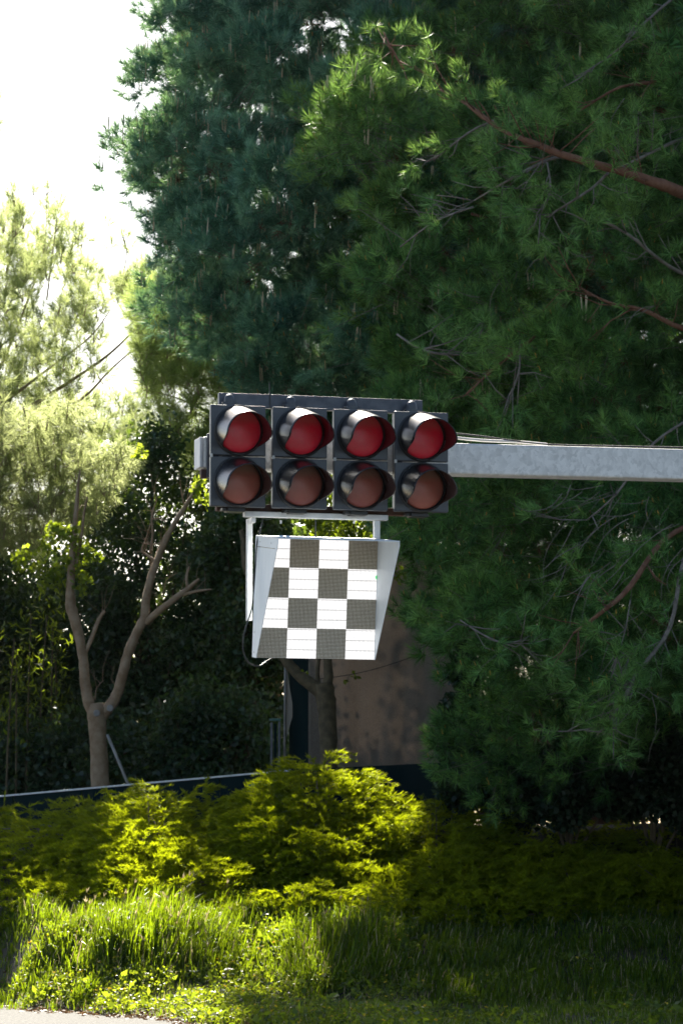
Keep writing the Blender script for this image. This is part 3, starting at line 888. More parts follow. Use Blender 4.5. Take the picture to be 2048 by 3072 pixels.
# ------------------------------------------------------------------ far conifers on the left
def conifer(name, label, Y, clumps, limbs, nmat, k, nlen, nw, nt, up=.8, trunk=None, barkm=None, spread=.30):
    base = np.array(at(trunk[0], 2300, Y)); base[2] = float(zg(base[0], Y))
    root = thing(name, label, 'tree', base)
    ch, tw = [], []
    for (px, py, dy, rp) in clumps:
        c = at(px, py, Y + dy); rad = rp * Y / FPX
        n = max(3, int(nt * (rp / 30.0) ** 1.5))
        u = unit(rng.normal(size=(n, 3)))
        P = c + u * rad * (rng.random((n, 1)) ** .5) * np.array((1, 1, 1.25))
        D = unit(u * .5 + np.array((0, 0, up)) + rng.normal(size=(n, 3)) * spread)
        ch.append(needles(P, D, k, nlen, nw, 10, 75, .12))
        a = np.repeat((c + np.array((0, 0, -rad * 1.2)))[None], 3, 0)
        s = rng.integers(0, n, 3)
        tw.append(rods(a, P[s] - a, np.ones((3, 1)), .02))
    np_mesh('crown', [(np.concatenate(ch), 0), (np.concatenate(tw), 1)], [nmat, barkm or M['bark']], root, base)
    b = MB()
    tx = trunk[0]; top = at(tx, trunk[1], Y)
    b.tube([base - (0, 0, .2), (base + top) / 2 + (.1, 0, 0), top], [.24, .17, .05], 10, wob=.04)
    b.build('trunk', barkm or M['bark'], root, origin=base, smooth=True)
    for pts in limbs:
        b = MB(); limb_px(b, [(a, c, Y + d, r * .62) for a, c, d, r in pts], 6)
        b.build('branch', barkm or M['bark'], root, origin=base, smooth=True)
    return root

def far_pines():
    topx = [-140, -60, 0, 40, 80, 110, 150, 200, 240, 262, 300, 330, 352, 380, 420, 470]
    topy = [560, 600, 640, 590, 640, 650, 600, 640, 690, 770, 850, 720, 800, 730, 760, 800]
    cl = []
    tries = 0
    while len(cl) < 330 and tries < 20000:
        tries += 1
        x, y = random.uniform(-160, 450), random.uniform(560, 1390)
        if y < np.interp(x, topx, topy) + 14: continue
        if 265 < x < 400 and 760 < y < 1010 and random.random() < .78 and not (300 < x < 440 and 840 < y < 900): continue
        if 220 < x < 420 and 1020 < y < 1200 and random.random() < .80: continue
        if x < 210 and 700 < y < 1060 and random.random() < .05: continue
        if any((x - a) ** 2 + (y - b) ** 2 < 17 ** 2 for a, b, _, _ in cl): continue
        cl.append((x, y, random.uniform(-2.2, 2.2), random.uniform(18, 34)))
    cl += [(40, 590, 0, 20), (45, 612, 0, 18), (140, 570, 0, 13), (100, 575, .2, 9), (176, 620, 0, 18), (318, 680, 0, 10), (374, 715, 0, 14), (385, 745, .1, 14), (330, 740, 0, 12)]
    for _ in range(190):  # unseen outer crown, raised and shaped to shade the bank
        x = random.uniform(-760, -45)
        y = random.uniform(-330 if x < -340 else 130, 900)
        cl.append((x, y, random.uniform(-1.5, 1.5), random.uniform(40, 58)))
    limbs = [
        [(-70, 1330, 0, 13), (60, 1240, 0, 11), (200, 1150, .1, 9), (330, 1060, .1, 6), (440, 950, 0, 3)],
        [(-60, 1360, .5, 10), (100, 1260, .5, 8), (240, 1200, .4, 6), (330, 1110, .3, 5), (420, 1030, .2, 3)],
        [(-60, 1250, -.4, 12), (20, 1200, -.4, 9), (140, 1110, -.3, 6), (270, 1010, -.3, 4), (330, 930, -.2, 2)],
        [(-60, 1270, .2, 8), (60, 1235, .2, 7), (200, 1215, .2, 5), (320, 1222, .1, 3)],
        [(-60, 1170, .3, 10), (-10, 1120, .3, 9), (60, 960, .3, 6), (130, 760, .2, 3), (140, 590, .1, 1.5)],
        [(20, 820, 0, 8), (36, 720, 0, 6), (44, 640, 0, 5), (42, 600, 0, 3)],
        [(36, 715, 0, 3), (70, 680, 0, 2.5), (95, 600, 0, 1.5)],
        [(36, 715, 0, 3), (5, 680, 0, 2.5), (-10, 650, 0, 1.5)],
        [(372, 810, 0, 3), (380, 760, 0, 2.5), (374, 720, 0, 2)],
        [(140, 900, .2, 5), (160, 740, .2, 4), (172, 650, .2, 2.5)],
        [(60, 960, .2, 5), (120, 800, .1, 3), (160, 700, .1, 2)],
    ]
    conifer('pine_tree', 'pale airy pine far off at the left with sky showing through', 60.0, cl, limbs, M['needle_far'], 28, .20, .0085, 16, .75, (-90, 800))
    # sunlit pine whose edge shows between the pale pine and the big dark one
    cl = []
    tries = 0
    while len(cl) < 330 and tries < 20000:
        tries += 1
        x, y = random.uniform(380, 760), random.uniform(840, 1420)
        lo = np.interp(y, [840, 950, 1050, 1150, 1250, 1330, 1420], [415, 400, 405, 420, 470, 500, 560])
        if x < lo: continue
        if x < 640 and 1160 < y < 1300 and random.random() < .72: continue
        if any((x - a) ** 2 + (y - b) ** 2 < 14 ** 2 for a, b, _, _ in cl): continue
        cl.append((x, y, random.uniform(-1.5, 1.5), random.uniform(18, 32)))
    limbs = [[(800, 1180, 0, 12), (640, 1110, 0, 8), (520, 1010, 0, 5), (420, 940, 0, 2)], [(800, 1300, 0, 12), (640, 1240, 0, 7), (520, 1190, 0, 4), (430, 1170, 0, 2)],
             [(800, 1380, .2, 10), (660, 1370, .2, 6), (560, 1330, .2, 3)]]
    conifer('pine_tree', 'sunlit yellow-green pine showing behind the left end of the arm', 54.0, cl, limbs, M['needle_sun'], 28, .19, .0085, 16, .45, (800, 900))
    # pale gold conifer whose hanging sprays sit above the forked tree
    cl = []
    tries = 0
    while len(cl) < 330 and tries < 20000:
        tries += 1
        x, y = random.uniform(-160, 400), random.uniform(1210, 1640)
        hi = np.interp(x, [-120, 0, 100, 180, 260, 300, 340, 370, 400], [1690, 1660, 1640, 1600, 1560, 1500, 1470, 1450, 1400])
        if y > hi: continue
        if y < 1340 and (x > 250 or random.random() < .4): continue
        if any((x - a) ** 2 + (y - b) ** 2 < 15 ** 2 for a, b, _, _ in cl): continue
        cl.append((x, y, random.uniform(-1.2, 1.2), random.uniform(16, 28)))
    limbs = [[(-70, 1500, 0, 10), (60, 1430, 0, 7), (200, 1380, 0, 5), (330, 1370, 0, 2.5)], [(-70, 1600, 0, 8), (60, 1560, 0, 5), (160, 1530, 0, 3)]]
    conifer('cypress_tree', 'pale gold conifer with hanging sprays above the forked bare tree', 50.5, cl, limbs, M['needle_gold'], 26, .145, .0085, 15, -.55, (-90, 1200), spread=.35)
far_pines()

# ------------------------------------------------------------------ pollarded trees behind the fence
def forked_tree():
    Y = 47.2
    base = at(300, 2400, Y); base[2] = float(zg(base[0], Y))
    root = thing('pollarded_tree', 'pale forked tree with cut limbs rising behind the fence at the left', 'tree', base)
    b = MB(); limb_px(b, [(302, 2470, Y, 30), (300, 2350, Y, 28), (296, 2250, Y, 26), (292, 2180, Y, 27), (290, 2135, Y, 30), (288, 2110, Y, 20)], 14)
    b.build('trunk', M['bark'], root, origin=base, smooth=True)
    main = [
        [(285, 2150, Y, 20), (268, 2115, Y, 20), (256, 2050, Y, 18), (250, 1980, Y, 17), (240, 1920, Y, 17), (226, 1865, Y, 18), (213, 1822, Y, 20), (210, 1770, Y, 15), (216, 1690, Y, 13), (222, 1600, Y, 10), (230, 1520, Y, 8), (234, 1460, Y, 5), (240, 1410, Y, 2.5)],
        [(295, 2160, Y, 20), (322, 2128, Y, 20), (350, 2085, Y, 19), (368, 2020, Y - .1, 18), (388, 1950, Y - .1, 17), (412, 1895, Y - .1, 16), (434, 1850, Y - .1, 16), (438, 1800, Y - .1, 15), (452, 1740, Y - .1, 12), (480, 1660, Y, 11), (512, 1590, Y, 9), (542, 1540, Y, 8), (575, 1488, Y, 6), (600, 1440, Y, 4)],
        [(438, 1868, Y - .1, 13), (480, 1830, Y - .2, 12), (530, 1792, Y - .3, 11), (565, 1765, Y - .3, 9), (598, 1736, Y - .3, 4)],
        [(548, 1784, Y - .3, 7), (590, 1774, Y - .35, 5), (634, 1768, Y - .4, 3)],
        [(562, 1764, Y - .3, 5), (560, 1730, Y - .3, 5), (568, 1700, Y - .3, 4)],
        [(432, 1830, Y, 9), (440, 1760, Y + .1, 8), (462, 1690, Y + .1, 7), (490, 1620, Y + .1, 6), (512, 1582, Y + .1, 4)],
        [(255, 1960, Y, 8), (275, 1915, Y, 8), (296, 1860, Y, 7), (314, 1832, Y, 6)],
        [(470, 1685, Y, 5), (440, 1665, Y, 4), (425, 1650, Y, 3), (440, 1610, Y, 2.5), (452, 1570, Y, 2)],
        [(450, 1660, Y, 4), (458, 1600, Y, 4), (455, 1550, Y, 3), (470, 1500, Y, 2)],
        [(452, 1560, Y, 3), (475, 1555, Y, 2.5), (496, 1565, Y, 2)],
        [(430, 1630, Y, 3), (470, 1632, Y, 2.5), (505, 1615, Y, 2)],
        [(552, 1512, Y, 3), (545, 1480, Y, 2.5), (540, 1440, Y, 1.5)],
        [(490, 1780, Y, 2.5), (500, 1740, Y, 2), (530, 1720, Y, 1.5)],
        [(330, 2100, Y, 2), (350, 2065, Y, 1.6), (370, 2050, Y, 1)], [(285, 2100, Y, 2), (290, 2065, Y, 1.6), (312, 2040, Y, 1)],
        [(228, 1700, Y, 6), (245, 1600, Y, 5), (252, 1540, Y, 4), (262, 1490, Y, 3)],
    ]
    for pts in main:
        bb = MB(); Q = limb_px(bb, [(a, c, d, r * .88) for a, c, d, r in pts], 10, .09)
        for _ in range(6 if len(Q) > 12 else 3):                # fine shoots from the cut limbs
            a = Q[random.randrange(len(Q) // 3, len(Q))]; d = unit(rng.normal(size=3) * .5 + np.array((0, 0, .8)))
            ln = random.uniform(.12, .45)
            bb.tube([a, a + d * ln * .5 + rng.normal(size=3) * .02, a + d * ln + rng.normal(size=3) * .04], [.006, .004, .002], 4)
        bb.build('branch', M['bark'], root, origin=base, smooth=True)
    for (px, py) in ((290, 2140), (330, 2125)):
        c = at(px, py, Y - .14)
        bb = MB().lathe_y([(.05, c[1] + .03), (.05, c[1] - .004), (.035, c[1] - .010), (.02, c[1] - .004), (.001, c[1] - .004)], c[0], c[2], 14)
        bb.build('pruning_scar', M['stake'], root, origin=base, smooth=True)
    # new leaves: lime where they stand out in the sun, on the left limb and at the right tip
    def cluster(px, py, rp, n, dy=0): return at(px, py, Y + dy) + unit(rng.normal(size=(n, 3))) * (rng.random((n, 1)) ** .6) * rp * Y / FPX
    P = np.concatenate([cluster(165, 1590, 34, 90), cluster(205, 1600, 40, 110), cluster(235, 1640, 36, 100), cluster(268, 1660, 24, 60), cluster(292, 1668, 16, 30), cluster(140, 1640, 36, 90), cluster(215, 1690, 46, 130),
                        cluster(70, 1680, 40, 90), cluster(160, 1740, 46, 120), cluster(250, 1750, 40, 70), cluster(120, 1720, 40, 80), cluster(600, 1450, 26, 60), cluster(610, 1500, 20, 40), cluster(585, 1470, 18, 40), cluster(420, 1360, 24, 40)])
    A = unit(rng.normal(size=(len(P), 3)) + (0, 0, -.3))
    lv = leaves(P, A, .085, .06); k = (rng.random(len(P)) < .45) | (P[:, 2] < at(200, 1660, Y)[2])
    np_mesh('foliage', [(lv[k], 0), (lv[~k], 1)], [M['leaf_green'], M['leaf_lime']], root, base)
    # stake
    p0, p1 = at(322, 2205, Y - .25), at(392, 2372, Y - .5)
    d = p1 - p0
    o = MB().tube([p0, p0 + d * .5, p0 + d * 1.35], .022, 8).build('tree_stake', M['stake'], origin=p1, smooth=True)
    o.location = tuple(p1); tag(o, 'thin grey stake propped slantwise against the forked tree', 'stake')

def mossy_tree():
    Y = 46.6
    base = at(985, 2400, Y); base[2] = float(zg(base[0], Y))
    root = thing('pollarded_tree', 'brown mossy pollarded tree below the chequered board in front of the brown screen', 'tree', base)
    b = MB(); limb_px(b, [(990, 2420, Y, 28), (986, 2300, Y, 26), (984, 2200, Y, 27), (980, 2130, Y, 28), (974, 2080, Y, 31), (968, 2050, Y, 28)], 14, .07)
    b.build('trunk', M['bark_dark'], root, origin=base, smooth=True)
    for pts in ([(972, 2090, Y, 22), (935, 2055, Y, 19), (900, 2030, Y, 17), (868, 1995, Y, 16), (845, 1960, Y, 15), (815, 1890, Y, 13), (790, 1800, Y, 10)],
                [(978, 2075, Y, 18), (985, 2030, Y, 15), (982, 1980, Y, 13), (975, 1900, Y, 12), (985, 1800, Y, 10), (1000, 1690, Y, 7)],
                [(960, 2070, Y + .05, 9), (952, 2030, Y + .05, 7), (955, 1985, Y + .05, 6), (962, 1940, Y + .05, 5)],
                [(800, 1850, Y + .1, 9), (760, 1760, Y + .1, 12), (738, 1690, Y + .1, 13), (730, 1620, Y + .1, 9), (722, 1590, Y + .1, 6)]):
        bb = MB(); limb_px(bb, pts, 10, .07); bb.build('branch', M['bark_dark'], root, origin=base, smooth=True)
    def cluster(px, py, rp, n): return at(px, py, Y) + unit(rng.normal(size=(n, 3))) * (rng.random((n, 1)) ** .6) * rp * Y / FPX
    P = np.concatenate([cluster(1000, 1580, 46, 130), cluster(1050, 1600, 40, 90), cluster(960, 1600, 30, 60), cluster(1190, 1720, 26, 60), cluster(1150, 1640, 36, 70), cluster(1062, 2027, 9, 8), cluster(1030, 2040, 6, 4), cluster(915, 2020, 10, 8)])
    np_mesh('foliage', [(leaves(P, unit(rng.normal(size=(len(P), 3))), .075, .05), 0)], [M['leaf_green']], root, base)
forked_tree()
mossy_tree()

# ------------------------------------------------------------------ dark broadleaf trees behind
def broadleaf(name, label, px, Y, z0, z1, rx, ry, n_cl, n_leaf, lm, stems=1, cl_r=.38, L=.10, Wd=.06):
    base = at(px, 2300, Y); base[2] = float(zg(base[0], Y))
    root = thing(name, label, 'tree' if 'tree' in name else 'shrub', base)
    b = MB(); cs = []
    for i in range(n_cl):
        while True:
            u = rng.uniform(-1, 1, 3)
            if np.dot(u, u) < 1: break
        cs.append(np.array((base[0] + u[0] * rx, Y + u[1] * ry, (z0 + z1) / 2 + u[2] * (z1 - z0) / 2)))
    cs = np.array(cs)
    li = rng.integers(0, n_cl, n_leaf)
    P = cs[li] + rng.normal(size=(n_leaf, 3)) * cl_r * np.array((.5, .5, .45))
    A = unit(rng.normal(size=(n_leaf, 3)) + (0, -.2, -.45))
    np_mesh('foliage' if 'tree' not in name else 'crown', [(leaves(P, A, L, Wd), 0)], [lm], root, base)
    for s in range(stems):
        dx = (s - (stems - 1) / 2) * rx * .5
        b.tube([base + (dx * .4, 0, -.2), base + (dx, .1, (z1 - base[2]) * .5), base + (dx * 1.2, 0, (z1 - base[2]) * .92)], [.10, .07, .02], 8, wob=.05)
    for i in range(0, n_cl, 3):
        s = base + (0, 0, (z1 - base[2]) * random.uniform(.15, .6))
        b.tube([s, (s + cs[i]) / 2 + (0, 0, -.1), cs[i]], [.035, .022, .008], 5)
    b.build('trunk' if 'tree' in name else 'stem', M['bark_dark'], root, origin=base, smooth=True)
    return root

def backdrop_trees():
    broadleaf('broadleaf_tree', 'tall dark leafy tree behind the bare forked limbs', 450, 53, 2.4, 8.5, 1.45, 1.3, 150, 46000, M['leaf_dark'])
    broadleaf('broadleaf_tree', 'dark leafy tree behind the left post of the chequered board', 740, 52, 2.2, 7.4, 1.2, 1.2, 110, 30000, M['leaf_dark'])
    broadleaf('broadleaf_tree', 'dark leafy tree left of the forked trunk under the gold conifer', 130, 54, 2.6, 7.0, 1.4, 1.2, 110, 24000, M['leaf_dark'])
    broadleaf('broadleaf_tree', 'dark leafy tree at the left border of the picture behind the fence', -100, 53, 2.2, 7.3, 1.3, 1.2, 110, 24000, M['leaf_dark'])
    broadleaf('laurel_shrub', 'low dark shrub behind the foot of the forked tree', 270, 50.5, 1.9, 3.9, 1.5, .9, 70, 16000, M['leaf_dark'], 3)
    broadleaf('laurel_shrub', 'low dark shrub between the forked tree and the brown screen', 620, 50.0, 1.9, 4.3, 1.2, .8, 70, 16000, M['leaf_dark'], 3)
    broadleaf('laurel_shrub', 'low dark shrub at the left border behind the fence', 0, 50.5, 1.9, 3.7, 1.0, .8, 60, 11000, M['leaf_dark'], 3)
    # sunlit growth behind, seen only through the gaps
    broadleaf('hedge_shrub', 'bright green hedge shrub glimpsed through the dark trees at the left', 120, 61, 2.0, 5.6, 2.4, .8, 90, 9000, M['leaf_lime'], 3, .5, .14, .09)
    broadleaf('hedge_shrub', 'bright green hedge shrub glimpsed behind the forked limbs', 560, 61, 2.0, 4.6, 2.2, .8, 80, 8000, M['leaf_green'], 3, .5, .14, .09)
    broadleaf('broadleaf_tree', 'dark tree deep behind the big pine at the right border', 2100, 56, 2.0, 7.0, 3.4, 1.6, 170, 24000, M['leaf_dark'], 1, .5, .15, .10)
    broadleaf('broadleaf_tree', 'tall dark tree added for shade behind the big pine over the bare arm', 1480, 57, 8.5, 16.0, 2.6, 1.6, 170, 24000, M['leaf_dark'], 1, .6, .18, .12)  # hidden tree, added for the shade it throws on the ground
    broadleaf('broadleaf_tree', 'unseen leafy tree added for shade just outside the left border', -580, 48.5, 3.5, 11.5, 2.0, 2.0, 120, 16000, M['leaf_dark'], 1, .6, .17, .12)  # out of view, added to darken the grass at the left
    broadleaf('broadleaf_tree', 'green leafy tree glimpsed between the signals and the chequered board', 1060, 55, 4.6, 8.3, 1.5, .9, 90, 15000, M['leaf_green'], 1, .5, .12, .08)
    # thin upright canes at the left
    for i, (px, tilt) in enumerate(((18, .10), (48, -.02), (78, .05), (112, .12), (150, .02), (172, -.05))):
        Y = 49.5 + .25 * i
        b0 = at(px, 2400, Y); b0[2] = float(zg(b0[0], Y))
        r = thing('bamboo_cane', ['thin cane nearest the left border behind the fence', 'second thin cane from the left border', 'third thin cane from the left border', 'leaning thin cane in the middle of the left clump', 'fifth thin cane from the left, near the forked tree', 'thin cane nearest the forked trunk'][i], 'cane', b0, group='thin canes at the left')
        h = random.uniform(2.6, 3.3)
        P = [b0 + np.array((tilt * s * s, 0, h * s)) for s in np.linspace(0, 1, 9)]
        MB().tube(P, [.022 * (1 - .5 * s) for s in np.linspace(0, 1, 9)], 6).build('stem', M['bark_dark'], r, origin=b0, smooth=True)
        q = rng.integers(4, 9, 110)
        LP = np.array(P)[q] + rng.normal(size=(110, 3)) * np.array((.16, .16, .2))
        np_mesh('foliage', [(leaves(LP, unit(rng.normal(size=(110, 3)) + (0, 0, -.8)), .14, .03), 0)], [M['leaf_green']], r, b0)
backdrop_trees()

# ------------------------------------------------------------------ brown screen, fence, oddments
def screen():
    Y = 48.3
    z0 = float(zg(0, Y)) - .02
    xa = at(925, 2100, Y)[0]; xb = at(1420, 2100, Y)[0]
    zt = at(1100, 1655, Y)[2]
    base = np.array(((xa + xb) / 2, Y, z0))
    root = thing('shade_screen', 'tall brown shade cloth screen hung behind the mossy tree', 'screen', base)
    nx, nz = 60, 30
    v, f = [], []
    for j in range(nz):
        for i in range(nx):
            s, t = i / (nx - 1), j / (nz - 1)
            v.append((xa + (xb - xa) * s, Y + .012 * math.sin(s * 21 + .6 * math.sin(t * 3)) * (1.1 - t) + .006 * math.sin(s * 47), z0 + (zt - z0) * t + .04 * math.sin(s * 5)))
    for j in range(nz - 1):
        for i in range(nx - 1):
            a = j * nx + i; f.append((a, a + 1, a + nx + 1, a + nx))
    c = MB().add(v, f).build('cloth', M['cloth'], root, origin=base, smooth=True)
    so = c.modifiers.new('skin', 'SOLIDIFY'); so.thickness = .004
    for px in (925, 1415):
        x = at(px, 2100, Y)[0]
        MB().tube([(x, Y + .08, z0 - .2), (x, Y + .08, zt + .05)], .035, 10).build('post', M['fence'], root, origin=base, smooth=True)
    # turned-back side flap; the lit strip along its edge is a pale sheet
    xl = at(866, 2100, Y)[0]
    v, f = [], []
    n = 14
    for j in range(n):
        t = j / (n - 1)
        for s in (0, .33, .66, 1):
            v.append((xl + (xa - xl) * s, Y + .5 * (1 - s) + .05 * math.sin(s * 9), z0 + (zt - z0) * t))
    for j in range(n - 1):
        for i in range(3):
            a = j * 4 + i; f.append((a, a + 1, a + 5, a + 4))
    c = MB().add(v, f).build('side_flap', M['fence'], root, origin=base, smooth=True)
    so = c.modifiers.new('skin', 'SOLIDIFY'); so.thickness = .004
    pts = [(856, 1960), (862, 2010), (868, 2060), (877, 2110), (877, 2150), (868, 2180), (860, 2215), (856, 2170), (857, 2100), (856, 2030)]
    v = [at(a, b, Y + .42) for a, b in pts]; n = len(v)
    v += [p + np.array((0, .01, 0)) for p in v]
    MB().add(v, [tuple(range(n))[::-1], tuple(range(n, 2 * n))] + [(i, (i + 1) % n, n + (i + 1) % n, n + i) for i in range(n)]).build('lit_strip', M['lit_cloth'], root, origin=base)
    MB().tube([at(853, 2330, Y + .4), at(856, 1940, Y + .4)], .02, 8).build('edge_pole', M['stake'], root, origin=base, smooth=True)
    # thin line sagging across it
    P = [at(930 + (1260 - 930) * s, 2040 - (2040 - 1962) * s + 14 * math.sin(math.pi * s), Y - .12) for s in np.linspace(0, 1, 14)]
    o = MB().tube(P, .006, 6).build('wire', M['cable'], origin=P[0], smooth=True)
    o.location = tuple(P[0]); tag(o, 'thin dark wire strung slantwise across the brown screen', 'wire')

def fence():
    A, B, C = at(-160, 2402, 46.6), at(872, 2310, 45.6), at(1420, 2284, 45.2)
    base = A.copy(); base[2] = float(zg(A[0], A[1]))
    root = thing('fence', 'low blue-black panel fence with a bright metal top rail behind the bushes', 'fence', base)
    def run(p, q, h0, h1, d0, d1):
        u = (q - p); u /= np.linalg.norm(u); nrm = np.array((-u[1], u[0], 0)); nrm /= np.linalg.norm(nrm)
        vs = []
        for z in (h0, h1):
            for (e, dd) in ((p, d0), (q, d0), (q, d1), (p, d1)): vs.append(e + nrm * dd + np.array((0, 0, z)))
        return vs, [(3, 2, 1, 0), (4, 5, 6, 7), (0, 1, 5, 4), (1, 2, 6, 5), (2, 3, 7, 6), (3, 0, 4, 7)]
    n = 5
    for i in range(n):
        p, q = A + (B - A) * (i / n), A + (B - A) * ((i + 1) / n - .004)
        MB().add(*run(p, q, -.95, -.022, 0, .03)).build('panel', M['fence'], root, origin=base, bevel=.004)
        m = A + (B - A) * ((i + 1) / n)
        MB().add(*run(m - (B - A) * .003, m + (B - A) * .003, -1.1, -.02, .032, .07)).build('post', M['fence'], root, origin=base)
    for (s0, s1) in ((0, .215), (.216, .83), (.831, 1)):
        MB().add(*run(A + (B - A) * s0, A + (B - A) * s1, -.021, .004, -.012, .045)).build('top_rail', M['zinc_grey'], root, origin=base, bevel=.004)
    MB().add(*run(B + (C - B) * .002, C, -1.0, .0, 0, .03)).build('panel', M['fence'], root, origin=base, bevel=.004)
    MB().add(*run(A + (B - A) * .876, A + (B - A) * .992, -.9, -.10, -.02, -.003)).build('teal_sheet', M['teal'], root, origin=base, bevel=.004)
    # slatted crate end that stands behind the fence by the screen
    Y = 47.4
    b0 = at(828, 2420, Y); b0[2] = float(zg(b0[0], Y))
    r = thing('wooden_post_stack', 'grey bundle of boards standing upright beside the brown screen', 'boards', b0)
    for k, (px, w, top) in enumerate(((815, 9, 2168), (826, 8, 2172), (838, 9, 2166))):
        x0, x1 = at(px - w / 2, 2200, Y)[0], at(px + w / 2, 2200, Y)[0]
        MB().box(x0, x1 - .006, Y - .02 + .01 * k, Y + .03, b0[2] - .1, at(px, top, Y)[2]).build('board', M['fence'] if k == 1 else M['rail'], r, origin=b0, bevel=.004)
    x0, x1 = at(808, 2160, Y)[0], at(842, 2160, Y)[0]
    MB().box(x0, x1, Y - .05, Y + .05, at(810, 2164, Y)[2], at(810, 2156, Y)[2]).build('cap_board', M['teal'], r, origin=b0, bevel=.004)
    # scrap of turquoise netting in the hedge
    pts = [(545, 2200), (560, 2195), (572, 2225), (568, 2262), (552, 2268), (538, 2262), (532, 2235)]
    v = [at(a, b, 51.2) + np.array((0, random.uniform(-.06, .06), 0)) for a, b in pts]
    cen = sum(v) / len(v); n = len(v)
    o = MB().add(v + [cen + np.array((0, -.05, 0))], [(i, (i + 1) % n, n) for i in range(n)]).build('netting_scrap', leaf_mat('turquoise_net', (.02, .25, .17), (.03, .3, .2), (.05, .6, .4), 9, .5), origin=cen)
    o.location = tuple(cen); so = o.modifiers.new('skin', 'SOLIDIFY'); so.thickness = .003
    tag(o, 'scrap of turquoise netting caught in the dark hedge', 'netting')
screen()
fence()

# ------------------------------------------------------------------ junipers on the bank
def juniper(label, cx, cy, rx, ry, h, n, group='junipers on the bank'):
    h *= .72
    zb = float(zg(cx, cy))
    base = np.array((cx, cy, zb))
    root = thing('juniper_shrub', label, 'shrub', base, group=group)
    ph = rng.random(6) * 6.28
    def top(x, y):
        q = 1 - ((x - cx) / rx) ** 2 - ((y - cy) / ry) ** 2
        dome = np.sqrt(np.clip(q, 0, 1))
        lump = .22 * np.sin(x * 3.1 + ph[0] + 1.2 * np.sin(y * 2.3 + ph[1])) + .16 * np.sin(x * 6.7 + ph[2]) * np.sin(y * 6.1 + ph[3])
        return zg(x, y) + h * dome * (1 + .9 * lump)
    u = rng.uniform(-1, 1, (n * 3, 2)); u = u[(u ** 2).sum(1) < 1][:n]
    # more sprays on the side that faces down the bank
    u[:, 1] = np.where(rng.random(len(u)) < .35, -np.abs(u[:, 1]), u[:, 1])
    x, y = cx + u[:, 0] * rx, cy + u[:, 1] * ry
    z = top(x, y)
    # pull the sprays into shelves with dark slots between them
    dep = rng.random(len(x)) ** 2 * .36
    shelf = (z * 4.2 + .8 * np.sin(x * 2.2 + ph[4]) + .5 * np.sin(y * 3 + ph[5]))
    z = z - dep - .13 * np.sin(shelf * 6.28)
    P = np.stack([x, y, z], 1)
    out = np.stack([(x - cx) / rx, (y - cy) / ry * 1.1 - .25, np.zeros_like(x)], 1)
    D = unit(unit(out) * .9 + np.array((0, -.1, .22)) + rng.normal(size=P.shape) * np.array((.55, .35, .16)))
    # every spray: an arched axis carrying short blades, feathered to both sides
    k = 36
    ax = .25 * (.7 + .6 * rng.random((len(P), 1)))
    t = rng.random((len(P) * k, 1))
    Pr, Dr, Ar = np.repeat(P, k, 0), np.repeat(D, k, 0), np.repeat(ax, k, 0)
    sag = np.array((0, 0, -1.0)) * (t ** 2) * Ar * .30
    b = Pr + Dr * Ar * t + sag
    sd = unit(np.cross(Dr, np.array((0, 0, 1.0)))) * np.where(rng.random((len(b), 1)) < .5, 1, -1)
    d = unit(Dr * (.8 + .4 * t) + sd * .65 * (1 - .5 * t) + np.array((0, 0, .22)) + rng.normal(size=b.shape) * .22)
    L = (.045 + .055 * rng.random((len(b), 1))) * (1.25 - .5 * t)
    w = unit(np.cross(d, rdirs(len(b)))) * .0062
    blades = np.stack([b - w, b + w, b + d * L], 1)
    np_mesh('foliage', [(blades, 0)], [M['juniper']], root, base)
    st = MB()
    for i in range(0, len(P), max(1, len(P) // 60)):
        a = base + np.array((random.gauss(0, .15) * rx, random.gauss(0, .15) * ry, -.05))
        st.tube([a, (a + P[i]) / 2 + (0, 0, -.12), P[i] - (0, 0, .06)], [.02, .014, .006], 5)
    st.build('stem', M['bark_dark'], root, origin=base, smooth=True)

def junipers():
    juniper('dark green juniper mound at the far left below the fence', -3.55, 42.8, 1.75, 1.9, .40, 2300)
    juniper('broad juniper mound in the left middle with yellow crest, below the forked tree', -2.25, 42.4, 1.7, 2.0, .74, 3000)
    juniper('bright sunlit yellow juniper below the mossy tree and brown screen', -.30, 42.8, 1.35, 1.9, 1.18, 3200)
    juniper('shaded green juniper right of the sunlit one', 1.15, 42.2, 1.35, 1.8, .70, 2200)
    juniper('shaded juniper in the gloom under the big pine', 2.6, 41.9, 1.6, 1.8, .55, 2200)
    juniper('shaded juniper at the right border under the big pine', 4.2, 41.6, 1.6, 1.9, .6, 2000)
    juniper('low golden juniper spray just above the grass below the sunlit mound', -.55, 40.5, .95, .55, .26, 420)
    juniper('low shaded juniper along the top of the dark grass', 1.7, 40.3, 1.8, .7, .32, 1100)
junipers()

